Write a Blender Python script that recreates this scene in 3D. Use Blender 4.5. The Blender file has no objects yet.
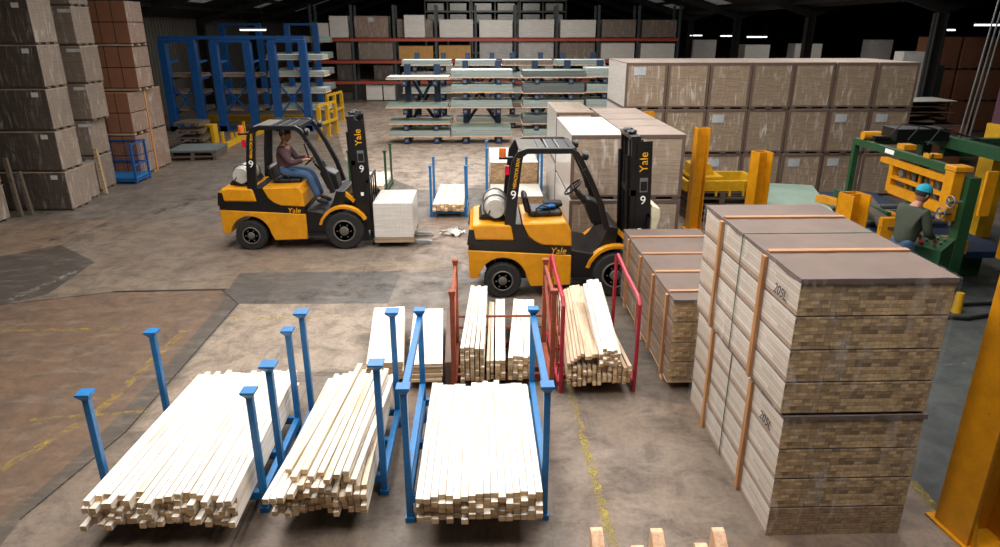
import bpy, bmesh, math, random
from mathutils import Vector, Matrix
random.seed(7)
SC = bpy.context.scene
COL = SC.collection
PI = math.pi
R = math.radians
# ------------------------------------------------------------------ camera numbers
F_PX, PITCH, YAW, CAM_H = 675.0, R(20), R(1.6), 3.65
FW = Vector((math.sin(YAW)*math.cos(PITCH), math.cos(YAW)*math.cos(PITCH), -math.sin(PITCH)))
RT = Vector((math.cos(YAW), -math.sin(YAW), 0))
UP = RT.cross(FW)
def ray(px, py):
    return FW + RT*((px-500)/F_PX) - UP*((py-273.5)/F_PX)
def G(px, py, z=0.0):            # point at height z
    d = ray(px, py); t = (z-CAM_H)/d.z
    return d.x*t, d.y*t
def V(px, py, Y):                # point on the vertical plane y = Y
    d = ray(px, py); t = Y/d.y
    return d.x*t, CAM_H + d.z*t
def rnd(a, b): return random.uniform(a, b)
ORD = ['first','second','third','fourth','fifth','sixth','seventh','eighth','ninth','tenth']
# ------------------------------------------------------------------ materials
def srgb(h):
    h = h.lstrip('#'); out = []
    for i in (0, 2, 4):
        c = int(h[i:i+2], 16)/255
        out.append(c/12.92 if c <= .04045 else ((c+.055)/1.055)**2.4)
    return (out[0], out[1], out[2], 1)
class NT:
    def __init__(s, name):
        s.m = bpy.data.materials.new(name); s.m.use_nodes = True
        s.t = s.m.node_tree; s.n = s.t.nodes; s.b = s.n['Principled BSDF']; s.out = s.n['Material Output']
    def node(s, ty, **kw):
        n = s.n.new(ty)
        for k, v in kw.items():
            if k in n.inputs.keys(): n.inputs[k].default_value = v
            else: setattr(n, k, v)
        return n
    def link(s, a, b): s.t.links.new(a, b)
    def coord(s, scale=(1,1,1), kind='Object'):
        tc = s.node('ShaderNodeTexCoord'); mp = s.node('ShaderNodeMapping')
        mp.inputs['Scale'].default_value = scale
        s.link(tc.outputs[kind], mp.inputs['Vector']); return mp.outputs['Vector']
    def noise(s, vec, scale, detail=4, rough=.6, dist=0):
        n = s.node('ShaderNodeTexNoise', Scale=scale, Detail=detail, Roughness=rough, Distortion=dist)
        s.link(vec, n.inputs['Vector']); return n.outputs['Fac']
    def ramp(s, fac, stops):
        r = s.node('ShaderNodeValToRGB'); e = r.color_ramp.elements
        while len(e) < len(stops): e.new(.5)
        for i, (p, c) in enumerate(stops):
            e[i].position = p; e[i].color = c if isinstance(c, tuple) else (c, c, c, 1)
        s.link(fac, r.inputs['Fac']); return r.outputs['Color']
    def mix(s, fac, a, b, mode='MIX'):
        m = s.node('ShaderNodeMix', data_type='RGBA', blend_type=mode)
        for k, v in ((0, fac), (6, a), (7, b)):
            if hasattr(v, 'is_linked') or hasattr(v, 'links'): s.link(v, m.inputs[k])
            else: m.inputs[k].default_value = v
        return m.outputs[2]
    def math(s, op, a, b=0.0, c=0.0):
        m = s.node('ShaderNodeMath', operation=op)
        for k, v in ((0, a), (1, b), (2, c)):
            if hasattr(v, 'links'): s.link(v, m.inputs[k])
            else: m.inputs[k].default_value = v
        return m.outputs[0]
    def bump(s, h, strength=.3, dist=.01):
        b = s.node('ShaderNodeBump', Strength=strength, Distance=dist)
        s.link(h, b.inputs['Height']); s.link(b.outputs['Normal'], s.b.inputs['Normal'])
    def vary(s, col, amt=.12):     # each object its own tone
        oi = s.node('ShaderNodeObjectInfo'); hs = s.node('ShaderNodeHueSaturation')
        v = s.math('MULTIPLY_ADD', oi.outputs['Random'], 2*amt, 1-amt)
        s.link(v, hs.inputs['Value']); s.link(col, hs.inputs['Color']); return hs.outputs['Color']
    def set(s, col, rough=.6, metal=0, coat=0):
        if hasattr(col, 'links'): s.link(col, s.b.inputs['Base Color'])
        else: s.b.inputs['Base Color'].default_value = col
        s.b.inputs['Roughness'].default_value = rough; s.b.inputs['Metallic'].default_value = metal
        s.b.inputs['Coat Weight'].default_value = coat; s.b.inputs['Coat Roughness'].default_value = .15
        return s.m
def paint(name, c, rough=.45, wear=None, amt=.35, metal=0, sc=6):
    t = NT(name); v = t.coord(); n = t.noise(v, sc, 6, .7)
    c1 = srgb(c); c2 = tuple(x*.72 for x in c1[:3])+(1,)
    col = t.mix(t.ramp(n, [(.35, 0.0), (.7, 1.0)]), c1, c2)
    if wear:
        n2 = t.noise(v, sc*2.3, 8, .75)
        col = t.mix(t.ramp(n2, [(.62-amt*.2, 0.0), (.7-amt*.1, 1.0)]), col, srgb(wear))
    return t.set(col, rough, metal)
def wood(name, light, dark, axis=1, vary=.14, scale=1.0, rough=.7, knots=True):
    t = NT(name); s = [26*scale]*3; s[axis] = 1.6*scale
    tc = t.node('ShaderNodeTexCoord'); oi = t.node('ShaderNodeObjectInfo'); add = t.node('ShaderNodeVectorMath', operation='ADD')
    cm = t.node('ShaderNodeCombineXYZ'); t.link(t.math('MULTIPLY', oi.outputs['Random'], 37.0), cm.inputs[axis])
    t.link(tc.outputs['Object'], add.inputs[0]); t.link(cm.outputs[0], add.inputs[1])
    mp = t.node('ShaderNodeMapping'); mp.inputs['Scale'].default_value = s; t.link(add.outputs[0], mp.inputs['Vector'])
    n = t.noise(mp.outputs[0], 1.0, 5, .6, .6)
    col = t.mix(t.ramp(n, [(.42, 0.0), (.75, 1.0)]), srgb(light), srgb(dark))
    if knots:
        mp2 = t.node('ShaderNodeMapping'); s2 = [9]*3; s2[axis] = 3.2; mp2.inputs['Scale'].default_value = s2
        t.link(add.outputs[0], mp2.inputs['Vector'])
        k = t.noise(mp2.outputs[0], 1.3, 2, .5)
        col = t.mix(t.ramp(k, [(.68, 0.0), (.8, .6)]), col, srgb(dark))
    return t.set(t.vary(col, vary), rough)
def endgrain(name, c1, c2, cm, bw=.06, bh=.028, horiz='X', dirt=.5):
    """board ends stacked in courses: every block its own tone"""
    t = NT(name); tc = t.node('ShaderNodeTexCoord'); sp = t.node('ShaderNodeSeparateXYZ'); t.link(tc.outputs['Object'], sp.inputs[0])
    cb = t.node('ShaderNodeCombineXYZ'); t.link(sp.outputs[horiz], cb.inputs['X']); t.link(sp.outputs['Z'], cb.inputs['Y'])
    def brick(w, h, off, frq=2):
        b = t.node('ShaderNodeTexBrick'); b.offset = off; b.offset_frequency = frq
        for k, v in (('Scale', 1.0), ('Mortar Size', .0012), ('Mortar Smooth', .1), ('Brick Width', w), ('Row Height', h), ('Bias', 0.0)):
            b.inputs[k].default_value = v
        b.inputs['Color1'].default_value = srgb(c1); b.inputs['Color2'].default_value = srgb(c2); b.inputs['Mortar'].default_value = srgb(cm)
        t.link(cb.outputs[0], b.inputs['Vector']); return b
    a = brick(bw, bh, .37, 3); c = brick(bw*1.7, bh*2, .5, 2)
    col = t.mix(.45, a.outputs['Color'], c.outputs['Color'])
    n = t.noise(t.coord((30, 30, 60)), 1.0, 4); col = t.mix(t.ramp(n, [(.35, 0.0), (.75, dirt)]), col, srgb(cm))
    t.bump(a.outputs['Fac'], -.5, .004)
    return t.set(col, .8)
def boardside(name, c1, c2, cgap, pitch=.03, along='Y', bands=.26, gloss=0.0, base=None):
    """the long sides of stacked boards: fine courses, darker lines between bundles"""
    t = NT(name); tc = t.node('ShaderNodeTexCoord'); sp = t.node('ShaderNodeSeparateXYZ'); t.link(tc.outputs['Object'], sp.inputs[0])
    z = sp.outputs['Z']
    row = t.math('FLOOR', t.math('DIVIDE', z, pitch))
    wn = t.node('ShaderNodeTexWhiteNoise', noise_dimensions='2D'); cb = t.node('ShaderNodeCombineXYZ'); t.link(row, cb.inputs['X'])
    t.link(t.math('FLOOR', t.math('MULTIPLY', t.math('ADD', sp.outputs[along], t.math('MULTIPLY', row, .37)), .8)), cb.inputs['Y'])
    t.link(cb.outputs[0], wn.inputs['Vector'])
    s = [1, 1, 1]; s['XYZ'.index(along)] = 1.2; s[2] = 60; n = t.noise(t.coord(tuple(s)), 1.0, 4)
    f = t.math('MULTIPLY_ADD', wn.outputs['Value'], .6, t.math('MULTIPLY', n, .4))
    col = t.mix(t.ramp(f, [(.2, 0.0), (.85, 1.0)]), srgb(c1), srgb(c2))
    fr = t.math('FRACT', t.math('DIVIDE', z, pitch))
    gap = t.math('LESS_THAN', fr, .12)
    col = t.mix(t.math('MULTIPLY', gap, .75), col, srgb(cgap))
    if base: col = t.mix(t.math('MULTIPLY', t.math('LESS_THAN', z, .035), .8), col, srgb(base))
    return t.set(col, .55, 0, gloss)
def wrapped(name, c1, c2, gloss=.5, streak=.5, rowh=.055):
    """shrink wrapped timber: faint courses under creased clear film"""
    t = NT(name); tc = t.node('ShaderNodeTexCoord'); sp = t.node('ShaderNodeSeparateXYZ'); t.link(tc.outputs['Object'], sp.inputs[0])
    n1 = t.noise(t.coord((3, 3, 42)), 1.0, 4, .6, .3)
    col = t.mix(t.ramp(n1, [(.35, 0.0), (.68, 1.0)]), srgb(c1), srgb(c2))
    oi = t.node('ShaderNodeObjectInfo'); add = t.node('ShaderNodeVectorMath', operation='ADD')
    cm = t.node('ShaderNodeCombineXYZ'); t.link(t.math('MULTIPLY', oi.outputs['Random'], 23.0), cm.inputs[0])
    t.link(tc.outputs['Object'], add.inputs[0]); t.link(cm.outputs[0], add.inputs[1])
    mp = t.node('ShaderNodeMapping'); mp.inputs['Scale'].default_value = (2.2, 2.2, 1.5); mp.inputs['Rotation'].default_value = (.5, .7, .3)
    t.link(add.outputs[0], mp.inputs['Vector'])
    cr = t.noise(mp.outputs[0], 1.6, 3, .5, .5)
    mq = t.node('ShaderNodeMapping'); mq.inputs['Scale'].default_value = (9, 9, 1.6); mq.inputs['Rotation'].default_value = (.75, .65, .2)
    t.link(add.outputs[0], mq.inputs['Vector']); cs = t.noise(mq.outputs[0], 1.3, 4, .6, .9)
    mr = t.node('ShaderNodeMapping'); mr.inputs['Scale'].default_value = (8, 8, 1.4); mr.inputs['Rotation'].default_value = (-.7, -.8, .1)
    t.link(add.outputs[0], mr.inputs['Vector']); cu = t.noise(mr.outputs[0], 1.2, 4, .6, .9)
    ridge = t.math('MAXIMUM', t.ramp(cs, [(.55, 0.0), (.68, 1.0)]), t.ramp(cu, [(.57, 0.0), (.70, 1.0)]))
    ridge = t.math('MULTIPLY', ridge, t.ramp(cr, [(.35, .15), (.6, 1.0)]))
    col = t.mix(t.math('MULTIPLY', ridge, streak*.75), col, srgb('#e2dbd3'))
    t.bump(t.math('ADD', cs, cu), .35, .03)
    return t.set(t.vary(col, .07), .38, 0, gloss)
# ------------------------------------------------------------------ mesh builder
class MB:
    def __init__(s): s.v = []; s.f = []; s.m = []; s.smooth = False
    def box(s, x0, x1, y0, y1, z0, z1, m=0, M=None):
        b = len(s.v)
        p = [Vector((x, y, z)) for z in (z0, z1) for y in (y0, y1) for x in (x0, x1)]
        if M: p = [M @ q for q in p]
        s.v += p
        mm = m if isinstance(m, tuple) else (m, m, m)
        for q, k in (((0,2,3,1), 2), ((4,5,7,6), 2), ((0,1,5,4), 1), ((2,6,7,3), 1), ((0,4,6,2), 0), ((1,3,7,5), 0)):
            s.f.append(tuple(b+i for i in q)); s.m.append(mm[k])
        return s
    def bar(s, p0, p1, w, h, m=0, up=(0, 0, 1)):      # square bar between two points
        p0 = Vector(p0); p1 = Vector(p1); d = (p1-p0); L = d.length; d.normalize()
        u = Vector(up)
        if abs(d.dot(u)) > .98: u = Vector((0, 1, 0))
        x = d.cross(u).normalized(); z = x.cross(d)
        M = Matrix(((x.x, d.x, z.x, p0.x), (x.y, d.y, z.y, p0.y), (x.z, d.z, z.z, p0.z), (0, 0, 0, 1)))
        return s.box(-w/2, w/2, 0, L, -h/2, h/2, m, M)
    def prism(s, pts, a, b, axis='y', m=0):           # outline (u,w) swept from a to b
        k = len(s.v); n = len(pts)
        for t in (a, b):
            for (u, w) in pts:
                s.v.append(Vector((u, t, w)) if axis == 'y' else Vector((t, u, w)) if axis == 'x' else Vector((u, w, t)))
        s.f.append(tuple(k+i for i in range(n))); s.f.append(tuple(k+n+i for i in reversed(range(n)))); s.m += [m, m]
        for i in range(n):
            j = (i+1) % n; s.f.append((k+i, k+n+i, k+n+j, k+j)); s.m.append(m)
        return s
    def cyl(s, p0, p1, r0, r1=None, n=12, m=0):
        r1 = r0 if r1 is None else r1; s.smooth = True
        p0 = Vector(p0); p1 = Vector(p1); d = (p1-p0).normalized()
        u = Vector((0, 0, 1)) if abs(d.z) < .9 else Vector((1, 0, 0))
        x = d.cross(u).normalized(); y = d.cross(x); k = len(s.v)
        for p, r in ((p0, r0), (p1, r1)):
            for i in range(n):
                a = 2*PI*i/n; s.v.append(p + x*math.cos(a)*r + y*math.sin(a)*r)
        s.f.append(tuple(k+i for i in range(n))); s.f.append(tuple(k+n+i for i in reversed(range(n)))); s.m += [m, m]
        for i in range(n):
            j = (i+1) % n; s.f.append((k+i, k+n+i, k+n+j, k+j)); s.m.append(m)
        return s
    def tube(s, pts, r, n=8, m=0):
        s.smooth = True; pts = [Vector(p) for p in pts]; k = len(s.v); N = len(pts); x = None
        for i, p in enumerate(pts):
            d = (pts[min(i+1, N-1)] - pts[max(i-1, 0)]).normalized()
            if x is None: x = d.orthogonal().normalized()
            x = (x - d*x.dot(d)).normalized(); y = d.cross(x); rr = r[i] if isinstance(r, (list, tuple)) else r
            for j in range(n):
                a = 2*PI*j/n; s.v.append(p + x*math.cos(a)*rr + y*math.sin(a)*rr)
        for i in range(N-1):
            for j in range(n):
                q = (j+1) % n; a = k+i*n; s.f.append((a+j, a+q, a+n+q, a+n+j)); s.m.append(m)
        s.f.append(tuple(k+j for j in reversed(range(n)))); s.f.append(tuple(k+(N-1)*n+j for j in range(n))); s.m += [m, m]
        return s
    def lathe(s, prof, c, axis, n=20, m=0):           # prof: (radius, distance along axis)
        s.smooth = True; c = Vector(c); d = Vector(axis).normalized()
        u = Vector((0, 0, 1)) if abs(d.z) < .9 else Vector((1, 0, 0)); x = d.cross(u).normalized(); y = d.cross(x); k = len(s.v)
        for (r, t) in prof:
            for i in range(n):
                a = 2*PI*i/n; s.v.append(c + d*t + x*math.cos(a)*r + y*math.sin(a)*r)
        for q in range(len(prof)-1):
            for i in range(n):
                j = (i+1) % n; a = k+q*n; s.f.append((a+i, a+j, a+n+j, a+n+i)); s.m.append(m)
        s.f.append(tuple(k+i for i in reversed(range(n)))); s.f.append(tuple(k+(len(prof)-1)*n+i for i in range(n))); s.m += [m, m]
        return s
    def sphere(s, c, r, n=12, m=0, sc=(1, 1, 1)):
        s.smooth = True; k = len(s.v); c = Vector(c); h = n//2
        for i in range(1, h):
            t = PI*i/h
            for j in range(n):
                a = 2*PI*j/n; s.v.append(c + Vector((math.sin(t)*math.cos(a)*r*sc[0], math.sin(t)*math.sin(a)*r*sc[1], math.cos(t)*r*sc[2])))
        s.v += [c+Vector((0, 0, r*sc[2])), c-Vector((0, 0, r*sc[2]))]; T = len(s.v)-2
        for i in range(h-2):
            for j in range(n):
                q = (j+1) % n; a = k+i*n; s.f.append((a+j, a+n+j, a+n+q, a+q)); s.m.append(m)
        for j in range(n):
            q = (j+1) % n; s.f.append((T, k+j, k+q)); s.f.append((T+1, k+(h-2)*n+q, k+(h-2)*n+j)); s.m += [m, m]
        return s
    def mesh(s, name, mats):
        me = bpy.data.meshes.new(name); me.from_pydata([tuple(v) for v in s.v], [], s.f)
        if not isinstance(mats, (list, tuple)): mats = [mats]
        for mt in mats: me.materials.append(mt)
        me.polygons.foreach_set('material_index', s.m)
        bm = bmesh.new(); bm.from_mesh(me); bmesh.ops.recalc_face_normals(bm, faces=bm.faces); bm.to_mesh(me); bm.free()
        if s.smooth:
            me.polygons.foreach_set('use_smooth', [True]*len(me.polygons)); me.set_sharp_from_angle(angle=R(38))
        me.update(); return me
    def build(s, name, mats, parent=None, bevel=0):
        o = bpy.data.objects.new(name, s.mesh(name, mats)); COL.objects.link(o)
        if parent: o.parent = parent
        if bevel:
            b = o.modifiers.new('bevel', 'BEVEL'); b.width = bevel; b.segments = 2; b.limit_method = 'ANGLE'; b.angle_limit = R(40)
        return o
def tag(o, label, cat, group=None, kind=None):
    o['label'] = label; o['category'] = cat
    if group: o['group'] = group
    if kind: o['kind'] = kind
    return o
def thing(name, label, cat, loc=(0, 0, 0), rz=0, group=None):
    o = bpy.data.objects.new(name, None); COL.objects.link(o); o.empty_display_size = .1
    o.location = loc; o.rotation_euler = (0, 0, rz); return tag(o, label, cat, group)
def struct(name, mb, mat):
    o = mb.build(name, mat); o['kind'] = 'structure'; return o
def copy_tree(o, parent=None):
    c = o.copy(); COL.objects.link(c); c.parent = parent
    for ch in list(o.children): copy_tree(ch, c)
    return c
def text(name, s, size, mat, parent, loc, rot, ext=.002, spacing=1.0, shear=0):
    cu = bpy.data.curves.new(name, 'FONT'); cu.body = s; cu.size = size; cu.extrude = ext; cu.align_x = 'CENTER'; cu.align_y = 'CENTER'
    cu.space_character = spacing; cu.shear = shear
    tmp = bpy.data.objects.new(name+'_t', cu); COL.objects.link(tmp)
    dg = bpy.context.evaluated_depsgraph_get(); me = bpy.data.meshes.new_from_object(tmp.evaluated_get(dg)); me.materials.clear(); me.materials.append(mat)
    bpy.data.objects.remove(tmp); o = bpy.data.objects.new(name, me); COL.objects.link(o)
    o.parent = parent; o.location = loc; o.rotation_euler = rot; return o
# ------------------------------------------------------------------ material set
M = {}
M['blue'] = paint('blue_paint', '#1b6ca6', .42, '#3a3a3c', .12)
M['blue_dark'] = paint('dark_blue_paint', '#104c88', .45, '#223248', .15)
M['navy'] = paint('navy_paint', '#122c4a', .5)
M['yellow'] = paint('machine_yellow', '#cf8a0c', .4, '#7d6420', .05)
M['fyellow'] = paint('truck_yellow', '#d68f10', .35, '#8c7434', .03)
M['byellow'] = paint('barrier_yellow', '#cc9c14', .45, '#8a7434', .08)
M['black'] = paint('black_metal', '#0e0e10', .4)
M['rubber'] = paint('tyre_rubber', '#1f1d1b', .85, '#3c3833', .2, sc=12)
M['steel'] = paint('grey_steel', '#7d7f7e', .4, metal=.5)
M['tank'] = paint('tank_grey', '#b9b4aa', .4, '#7b776e', .1)
M['green'] = paint('machine_green', '#1f4a2c', .45, '#233a28', .2)
M['red'] = paint('red_paint', '#a81d33', .4, '#6c2420', .15)
M['rust'] = paint('rusty_orange', '#93472c', .75, '#c06a3c', .3, sc=14)
M['beam_red'] = paint('beam_orange_red', '#ab4630', .5)
M['rackpost'] = paint('upright_green_grey', '#3a4444', .5)
M['maroon'] = paint('maroon_paint', '#4e2a3c', .5)
M['white'] = paint('white_card', '#c2bfb8', .7)
M['hub'] = paint('dusty_hub', '#5c564e', .7, '#2e2a26', .2, sc=20)
M['cream'] = paint('cream_plastic', '#ddd6b4', .55)
M['paper'] = paint('paper_label', '#bcc0c3', .7)
M['card'] = paint('brown_card', '#6b564a', .75, sc=2)
M['card_top'] = paint('brown_card_top', '#6c5b52', .8, sc=1.5)
M['top_pale'] = paint('pale_card_top', '#8f7f73', .75, sc=1.5)
M['orange'] = paint('orange_board', '#b98a4c', .7)
M['grey_pack'] = wrapped('grey_wrapped', '#8f8d8b', '#b5b0aa', .3, .5)
M['white_pack'] = wrapped('white_wrapped', '#c4bfb7', '#dcd6cc', .3, .5)
M['pack'] = wrapped('wrapped_timber', '#84725f', '#a08c76', .5, .8)
M['pack_light'] = wrapped('wrapped_timber_light', '#937f6c', '#b09c88', .5, .8)
M['pack_white'] = wrapped('white_film', '#c4bdb4', '#d9d3ca', .5, .4)
M['pack_dark'] = wrapped('dark_wrapped_board', '#3d342e', '#4b4139', .25, .25)
M['pack_side'] = wrapped('light_wrapped_board', '#6f6256', '#827364', .3, .4)
M['carton'] = paint('orange_carton', '#8a5a3e', .75, sc=1.2)
M['carton_side'] = wrapped('carton_film', '#7a6457', '#8c7667', .35, .5)
M['plank'] = wood('pale_pine', '#efe8dd', '#cfae84', 1, .05)
M['batten_tan'] = wood('tan_batten', '#cdb498', '#9c7d5c', 1, .12)
M['plank_warm'] = wood('warm_pine', '#e6d7c0', '#b8956a', 1, .10)
M['plank_end'] = wood('sawn_end', '#d3b68c', '#9a7549', 0, .22)
M['batten'] = wood('orange_batten', '#b5824f', '#86502b', 2, .1)
M['batten_x'] = wood('top_batten', '#a97d58', '#80563a', 0, .1)
M['pallet'] = wood('pallet_wood', '#a38a6c', '#6b5641', 0, .15)
M['pallet_dark'] = wood('old_pallet', '#5d5044', '#3a322b', 0, .15)
M['post_wood'] = wood('pink_pine', '#e2b894', '#b98761', 2, .06)
M['end'] = endgrain('board_ends', '#efcc98', '#553c26', '#5a4530')
M['end2'] = endgrain('board_ends_light', '#c7a67c', '#8a6848', '#4a3728', .05, .025)
M['side'] = boardside('board_sides_white', '#d3cbc0', '#b3a08c', '#94806a', .03, gloss=.4, base='#8f7057')
M['side2'] = boardside('board_sides_brown', '#97816d', '#775d48', '#4b392a', .028, gloss=.2, base='#6b4c35')
M['sheet'] = boardside('sheet_edges', '#9daaa5', '#7d8a86', '#737f7b', .02, 'X')
M['sheet_top'] = paint('sheet_face_green', '#8fa596', .5, sc=2)
M['sheet_dark'] = boardside('dark_sheet_edges', '#69706f', '#4e5353', '#3c4040', .02, 'X')
M['sheet_wht'] = paint('sheet_face_pale', '#d4dbd6', .5, sc=2)
M['glove'] = paint('blue_cloth', '#2b74b8', .85)
M['amber'] = paint('amber_plastic', '#cf6a2a', .2)
M['redlens'] = paint('red_plastic', '#c01830', .25)
M['decal_y'] = paint('yellow_print', '#e7a81c', .5)
M['decal_w'] = paint('white_print', '#f2f2f0', .5)
M['ink'] = paint('black_ink', '#26221f', .8)
M['cable'] = paint('black_cable', '#131313', .6)
M['skin'] = paint('skin', '#a9745a', .55)
M['hair'] = paint('dark_hair', '#2a211c', .8)
M['eye'] = paint('eye_dark', '#16110e', .3)
M['shirt_olive'] = paint('olive_jumper', '#3a4032', .9)
M['shirt_maroon'] = paint('maroon_top', '#4b3335', .9)
M['jeans'] = paint('blue_denim', '#3b5575', .9)
M['shoe'] = paint('black_shoe', '#1c1a19', .7)
M['cap_teal'] = paint('teal_cloth', '#158fa6', .85)
M['film'] = NT('clear_film').m
def _film():
    t = M['film'].node_tree; n = t.nodes; n.clear(); L = t.links.new
    out = n.new('ShaderNodeOutputMaterial'); mx = n.new('ShaderNodeMixShader'); tr = n.new('ShaderNodeBsdfTransparent'); gl = n.new('ShaderNodeBsdfPrincipled')
    gl.inputs['Base Color'].default_value = (.85, .85, .85, 1); gl.inputs['Roughness'].default_value = .22
    tc = n.new('ShaderNodeTexCoord'); mp = n.new('ShaderNodeMapping'); mp.inputs['Scale'].default_value = (6, 5, 1.5); mp.inputs['Rotation'].default_value = (.7, .7, .2)
    nz = n.new('ShaderNodeTexNoise'); nz.inputs['Scale'].default_value = 1.4; nz.inputs['Detail'].default_value = 4; nz.inputs['Distortion'].default_value = .8
    L(tc.outputs['Object'], mp.inputs['Vector']); L(mp.outputs[0], nz.inputs['Vector'])
    a = n.new('ShaderNodeMath'); a.operation = 'SUBTRACT'; a.inputs[1].default_value = .5; L(nz.outputs['Fac'], a.inputs[0])
    b = n.new('ShaderNodeMath'); b.operation = 'ABSOLUTE'; L(a.outputs[0], b.inputs[0])
    c = n.new('ShaderNodeMath'); c.operation = 'MULTIPLY_ADD'; c.inputs[1].default_value = 1.6; c.inputs[2].default_value = -.12; c.use_clamp = True; L(b.outputs[0], c.inputs[0])
    d = n.new('ShaderNodeMath'); d.operation = 'MAXIMUM'; d.inputs[1].default_value = .035; L(c.outputs[0], d.inputs[0])
    bp = n.new('ShaderNodeBump'); bp.inputs['Strength'].default_value = .6; bp.inputs['Distance'].default_value = .02; L(nz.outputs['Fac'], bp.inputs['Height']); L(bp.outputs[0], gl.inputs['Normal'])
    L(d.outputs[0], mx.inputs[0]); L(tr.outputs[0], mx.inputs[1]); L(gl.outputs[0], mx.inputs[2]); L(mx.outputs[0], out.inputs['Surface'])
_film()
def glow(name, col, st):
    t = NT(name); t.b.inputs['Base Color'].default_value = (0.8, .8, .8, 1); t.b.inputs['Emission Color'].default_value = srgb(col); t.b.inputs['Emission Strength'].default_value = st; return t.m
M['tube'] = glow('lit_tube', '#f3f6ff', 3.0)
M['skylight'] = glow('daylit_roof_panel', '#eef3ff', 2.0)
M['skylight_dim'] = glow('grimy_roof_panel', '#9a9c9c', .12)
# ================================================================== the building
def floor_material(name='concrete_floor', tint=None, amt=0, dark=1.0):
    t = NT(name); v = t.coord((1, 1, 1)); tc = t.node('ShaderNodeTexCoord'); sp = t.node('ShaderNodeSeparateXYZ'); t.link(tc.outputs['Object'], sp.inputs[0])
    b = t.node('ShaderNodeTexBrick'); b.offset = .3
    for k, q in (('Scale', 1.0), ('Mortar Size', .012), ('Mortar Smooth', .4), ('Brick Width', 5.6), ('Row Height', 3.35), ('Bias', 0.0)): b.inputs[k].default_value = q
    b.inputs['Color1'].default_value = srgb('#8d745e'); b.inputs['Color2'].default_value = srgb('#665f58'); b.inputs['Mortar'].default_value = srgb('#3c352e')
    mp = t.node('ShaderNodeMapping'); mp.inputs['Location'].default_value = (1.9, -.05, 0); t.link(tc.outputs['Object'], mp.inputs['Vector'])
    t.link(mp.outputs[0], b.inputs['Vector'])
    n1 = t.noise(v, .45, 5, .62, .4); n2 = t.noise(v, 2.6, 8, .7, .6); n3 = t.noise(t.coord((1.3, 3.6, 1)), 1.7, 9, .74, .7); n5 = t.noise(t.coord((4, .8, 1)), .9, 6, .7, .6); n4 = t.noise(v, 22, 6, .75)
    col = t.mix(t.ramp(n1, [(.38, 0.0), (.66, .85)]), b.outputs['Color'], srgb('#857b70'))
    if tint: col = t.mix(min(1, amt*1.5), col, srgb(tint))
    col = t.mix(t.ramp(n2, [(.44, 0.0), (.70, .8)]), col, srgb('#43362b'))
    col = t.mix(t.ramp(n5, [(.5, 0.0), (.72, .55)]), col, srgb('#4c4239'))
    col = t.mix(t.ramp(n3, [(.50, 0.0), (.72, .5)]), col, srgb('#a08d79'))
    col = t.mix(t.ramp(n4, [(.48, 0.0), (.72, .5)]), col, srgb('#3f3832'))
    hs_ = t.node('ShaderNodeHueSaturation'); hs_.inputs['Value'].default_value = .76*dark; t.link(col, hs_.inputs['Color']); col = hs_.outputs['Color']
    # blue-grey painted bay beside the machine
    inr = t.math('GREATER_THAN', sp.outputs['X'], 3.62)
    near = t.math('LESS_THAN', sp.outputs['Y'], 12.5)
    g = t.mix(t.ramp(n2, [(.4, 0.0), (.7, 1.0)]), srgb('#484b49'), srgb('#282c2b'))
    col = t.mix(t.math('MULTIPLY', inr, near), col, g)
    rr = t.ramp(n2, [(.35, .42), (.7, .75)]); t.link(rr, t.b.inputs['Roughness'])
    t.bump(n2, .15, .01); m = t.set(col, .5); t.link(rr, t.b.inputs['Roughness']); return m
floor = struct('floor', MB().box(-14, 40, -2, 72, -.2, 0), floor_material())
SLAB = [('concrete_brown', '#765a44', .55, [(0, 305), (115, 292.5), (226, 290), (222, 302), (185, 345), (95, 440), (-40, 560), (-200, 420)]),
        ('concrete_strip', '#4b443c', .5, [(226, 290), (238, 304), (126, 432), (20, 520), (-10, 560), (-40, 560), (95, 440), (185, 345), (222, 302)]),
        ('concrete_grey', '#55524e', .6, [(238, 304), (222, 290), (240, 273), (402, 271), (388, 303)]),
        ('concrete_light', '#8d7b68', .55, [(48, 294), (78, 276), (240, 273), (228, 289.5), (115, 292.5)]),
        ('concrete_dark', '#403c39', .55, [(0, 305), (48, 294), (95, 262), (60, 245), (-60, 268)]),
        ('concrete_patch', '#5f574e', .45, [(500, 330), (700, 330), (760, 420), (560, 380)]),
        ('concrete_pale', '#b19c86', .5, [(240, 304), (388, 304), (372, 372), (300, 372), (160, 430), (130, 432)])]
SLAB.append(('aisle_painted_light', '#c3ae9b', .6, [(345, 160), (330, 104), (420, 100), (600, 100), (620, 150), (560, 185), (420, 190)]))  # paler colour stands in for brighter light on the rear aisle floor
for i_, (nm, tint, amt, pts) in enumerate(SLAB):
    mb = MB(); mb.v = [Vector((*G(*p), .0012+.0002*i_)) for p in pts]; mb.f = [tuple(range(len(pts)))]; mb.m = [0]; mb.build('slab_or_light_patch', floor_material(nm, tint, amt), floor)
def worn(name, c, lo=.42, hi=.62, sc=7):
    t = NT(name); n = t.noise(t.coord(), sc, 7, .75); f = t.ramp(n, [(lo, 0.0), (hi, 1.0)])
    t.set(srgb(c), .6); tr = t.node('ShaderNodeBsdfTransparent'); mx = t.node('ShaderNodeMixShader')
    t.link(f, mx.inputs[0]); t.link(t.b.outputs[0], mx.inputs[2]); t.link(tr.outputs[0], mx.inputs[1]); t.link(mx.outputs[0], t.out.inputs['Surface']); return t.m
M['line_worn'] = worn('worn_yellow_line', '#a98d3c', .45, .75)
M['line_ok'] = worn('yellow_line', '#94802f', .40, .62, 9)
M['line_white'] = worn('worn_white_line', '#aaa69c', .48, .75)
M['scuff'] = worn('dark_tyre_scuff', '#2d2a27', .50, .85, 3)
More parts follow.
